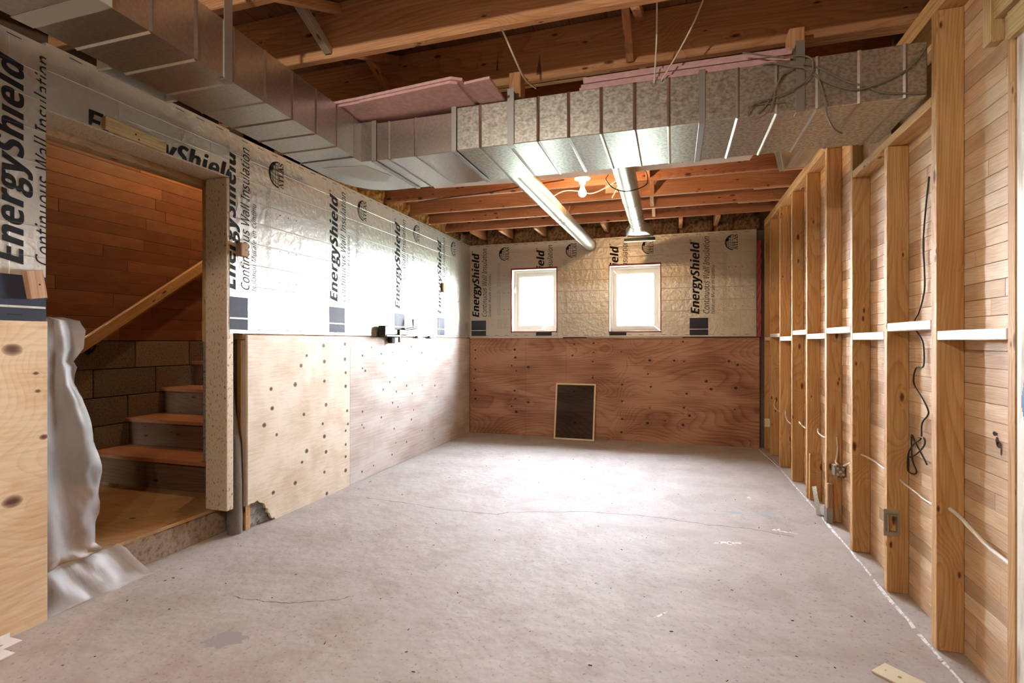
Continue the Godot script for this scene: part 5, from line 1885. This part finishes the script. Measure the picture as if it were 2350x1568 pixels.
func plastic_drape():
	# a hanging sheet: attached along the end of the near plywood, free edge beside the doorway
	var prof := [[1.288, 1.615], [1.276, 1.688], [1.232, 1.718], [1.15, 1.729], [1.09, 1.700], [1.063, 1.718], [0.99, 1.707], [0.92, 1.739], [0.80, 1.756], [0.66, 1.773], [0.51, 1.777], [0.42, 1.787], [0.30, 1.783], [0.21, 1.786]]
	var n := FastNoiseLite.new()
	n.seed = 5
	n.frequency = 2.2
	n.fractal_octaves = 3
	var rows := []
	var C := 22
	for i in prof.size() - 1:
		for k in 5:
			var f := k / 5.0
			var y: float = lerpf(prof[i][0], prof[i + 1][0], f)
			var e: float = lerpf(prof[i][1], prof[i + 1][1], f)
			var l := []
			for j in C:
				var u := j / float(C - 1)
				var s := lerpf(1.536, e, u)
				var sway := 0.035 * sin(y * 7.0 + u * 4.0) * u + 0.03 * n.get_noise_2d(s * 3.0, y * 1.6) + 0.02 * sin(u * 9.0 + y * 3.0)
				l.append(P(-2.59 + sway * (0.3 + 0.7 * u) + 0.02 * (1.0 - u), y, s))
			rows.append(l)
	# over the edge of the landing and out onto the floor
	for q in [[0.20, 1.80, -2.60, -2.57], [0.185, 1.86, -2.61, -2.58], [0.178, 1.905, -2.645, -2.60], [0.15, 1.93, -2.63, -2.58], [0.10, 1.95, -2.60, -2.57], [0.05, 1.97, -2.56, -2.56], [0.015, 1.99, -2.53, -2.55], [0.006, 2.03, -2.515, -2.54]]:
		var l := []
		for j in C:
			var u := j / float(C - 1)
			var s := lerpf(1.537, q[1], u)
			var x := lerpf(q[3], q[2], u) + 0.022 * n.get_noise_2d(s * 4.0, q[0] * 6.0 + 3.0) + 0.008 * sin(u * 14.0)
			l.append(P(x, maxf(q[0] + 0.015 * n.get_noise_2d(s * 5.0, 9.0) * (1.0 - u), 0.004), s))
		rows.append(l)
	var st := begin(P(-2.58, 0.0, 1.66))
	sheet(st, rows, Vector3.RIGHT)
	solo("plastic_sheet", st, M.poly, "milky plastic sheet draped from the near plywood over the landing edge", "plastic sheet")

# ------------------------------------------------------------------ things on the floor

func build_floor_things():
	# insect screen leaning on the back wall
	var t := thing("window_screen", "dark insect screen in a cream frame leaning against the back plywood", "window screen", P(-1.13, 0.0, 6.2))
	var a := P(-1.372, 0.0125, 6.19)
	var b := P(-0.902, 0.0125, 6.185)
	var ta := P(-1.370, 0.66, 6.318)
	var tb := P(-0.899, 0.66, 6.318)
	var nrm := (b - a).cross(ta - a).normalized()
	for q in [[a, b], [ta, tb], [a, ta], [b, tb]]:
		var s := mb()
		var e: Vector3 = (q[1] - q[0]).normalized()
		var ext := 0.0095 if q[0] == a and q[1] == b or q[0] == ta else -0.0098
		bar(s, q[0] - e * ext, q[1] + e * ext, 0.019, 0.011, e.cross(nrm), 0.0015)
		obj("frame_rail", s, M.screen_frame, t)
	var st := mb()
	quad(st, a, b, tb, ta, nrm)
	obj("mesh_panel", st, M.mesh_cloth, t)
	# ivory cover plate lying on the floor
	t = thing("cover_plate", "ivory blank wall plate with screw holes lying on the concrete", "wall plate", P(0.769, 0.0, 2.157))
	var c := Vector2(0.758, 2.148)
	var u := Vector2(0.090, -0.088).normalized()
	var v := Vector2(u.y, -u.x)
	drilled("plate", t, M.ivory, P(c.x, 0.0035, c.y), Vector3(0.138, 0.0052, 0.092), atan2(u.y, u.x), [[-0.045, 0.0, 0.0036], [0.0, 0.0, 0.0065], [0.045, 0.0, 0.0036]])
	# white plates by the near plywood
	t = thing("hinge_plate", "white metal strip with holes on the floor against the near plywood", "metal plate", P(-2.46, 0, 1.36))
	drilled("leaf", t, M.white_metal, P(-2.4885, 0.0025, 1.30), Vector3(0.073, 0.003, 0.20), 0.0, [[0.0, 0.06, 0.0075], [0.0, 0.0, 0.0075], [0.0, -0.05, 0.0075]])
	st = mb()
	bxd(st, -2.5285, -2.5255, 0.001, 0.022, 1.20, 1.40, 2, 0.001)
	obj("flange", st, M.white_metal, t)
	t = thing("metal_plate", "smaller white plate on the floor in front of the white metal strip", "metal plate", P(-2.41, 0, 1.28))
	drilled("leaf", t, M.white_metal, P(-2.412, 0.003, 1.2475), Vector3(0.068, 0.004, 0.175), 0.0, [[0.0, 0.0, 0.0065]])
	# crumbs
	st = begin(Vector3.ZERO)
	var q2 := RandomNumberGenerator.new()
	q2.seed = 21
	for i in 150:
		var x := q2.randf_range(-2.4, 0.92)
		var d := q2.randf_range(0.95, 6.0)
		if i % 4 == 0: d = q2.randf_range(0.95, 2.6)
		if i % 9 == 0: x = q2.randf_range(-2.5, -2.35)
		var l := q2.randf_range(0.003, 0.014)
		var w := q2.randf_range(0.0015, 0.004)
		var h := q2.randf_range(0.001, 0.003)
		box(st, P(x, h / 2 + 0.0003, d), Vector3(l, h, w), 0.0, 0, Basis(Vector3.UP, q2.randf() * PI))
	solo("floor_debris", st, M.debris, "dark wood crumbs and dirt scattered over the concrete floor", "debris", "", "stuff")

# a flat plate with holes right through it, at [x, z, radius] from its middle
func drilled(called: String, t: Node3D, m: Material, c: Vector3, size: Vector3, turn: float, holes: Array):
	var b := CSGBox3D.new()
	b.name = called
	b.size = size
	b.material = m
	b.position = c - org
	b.rotation.y = turn
	t.add_child(b, true)
	for h in holes:
		var y := CSGCylinder3D.new()
		y.name = "screw_hole"
		y.operation = CSGShape3D.OPERATION_SUBTRACTION
		y.radius = h[2]
		y.height = 0.03
		y.sides = 14
		y.material = m
		y.position = Vector3(h[0], 0, h[1])
		b.add_child(y, true)
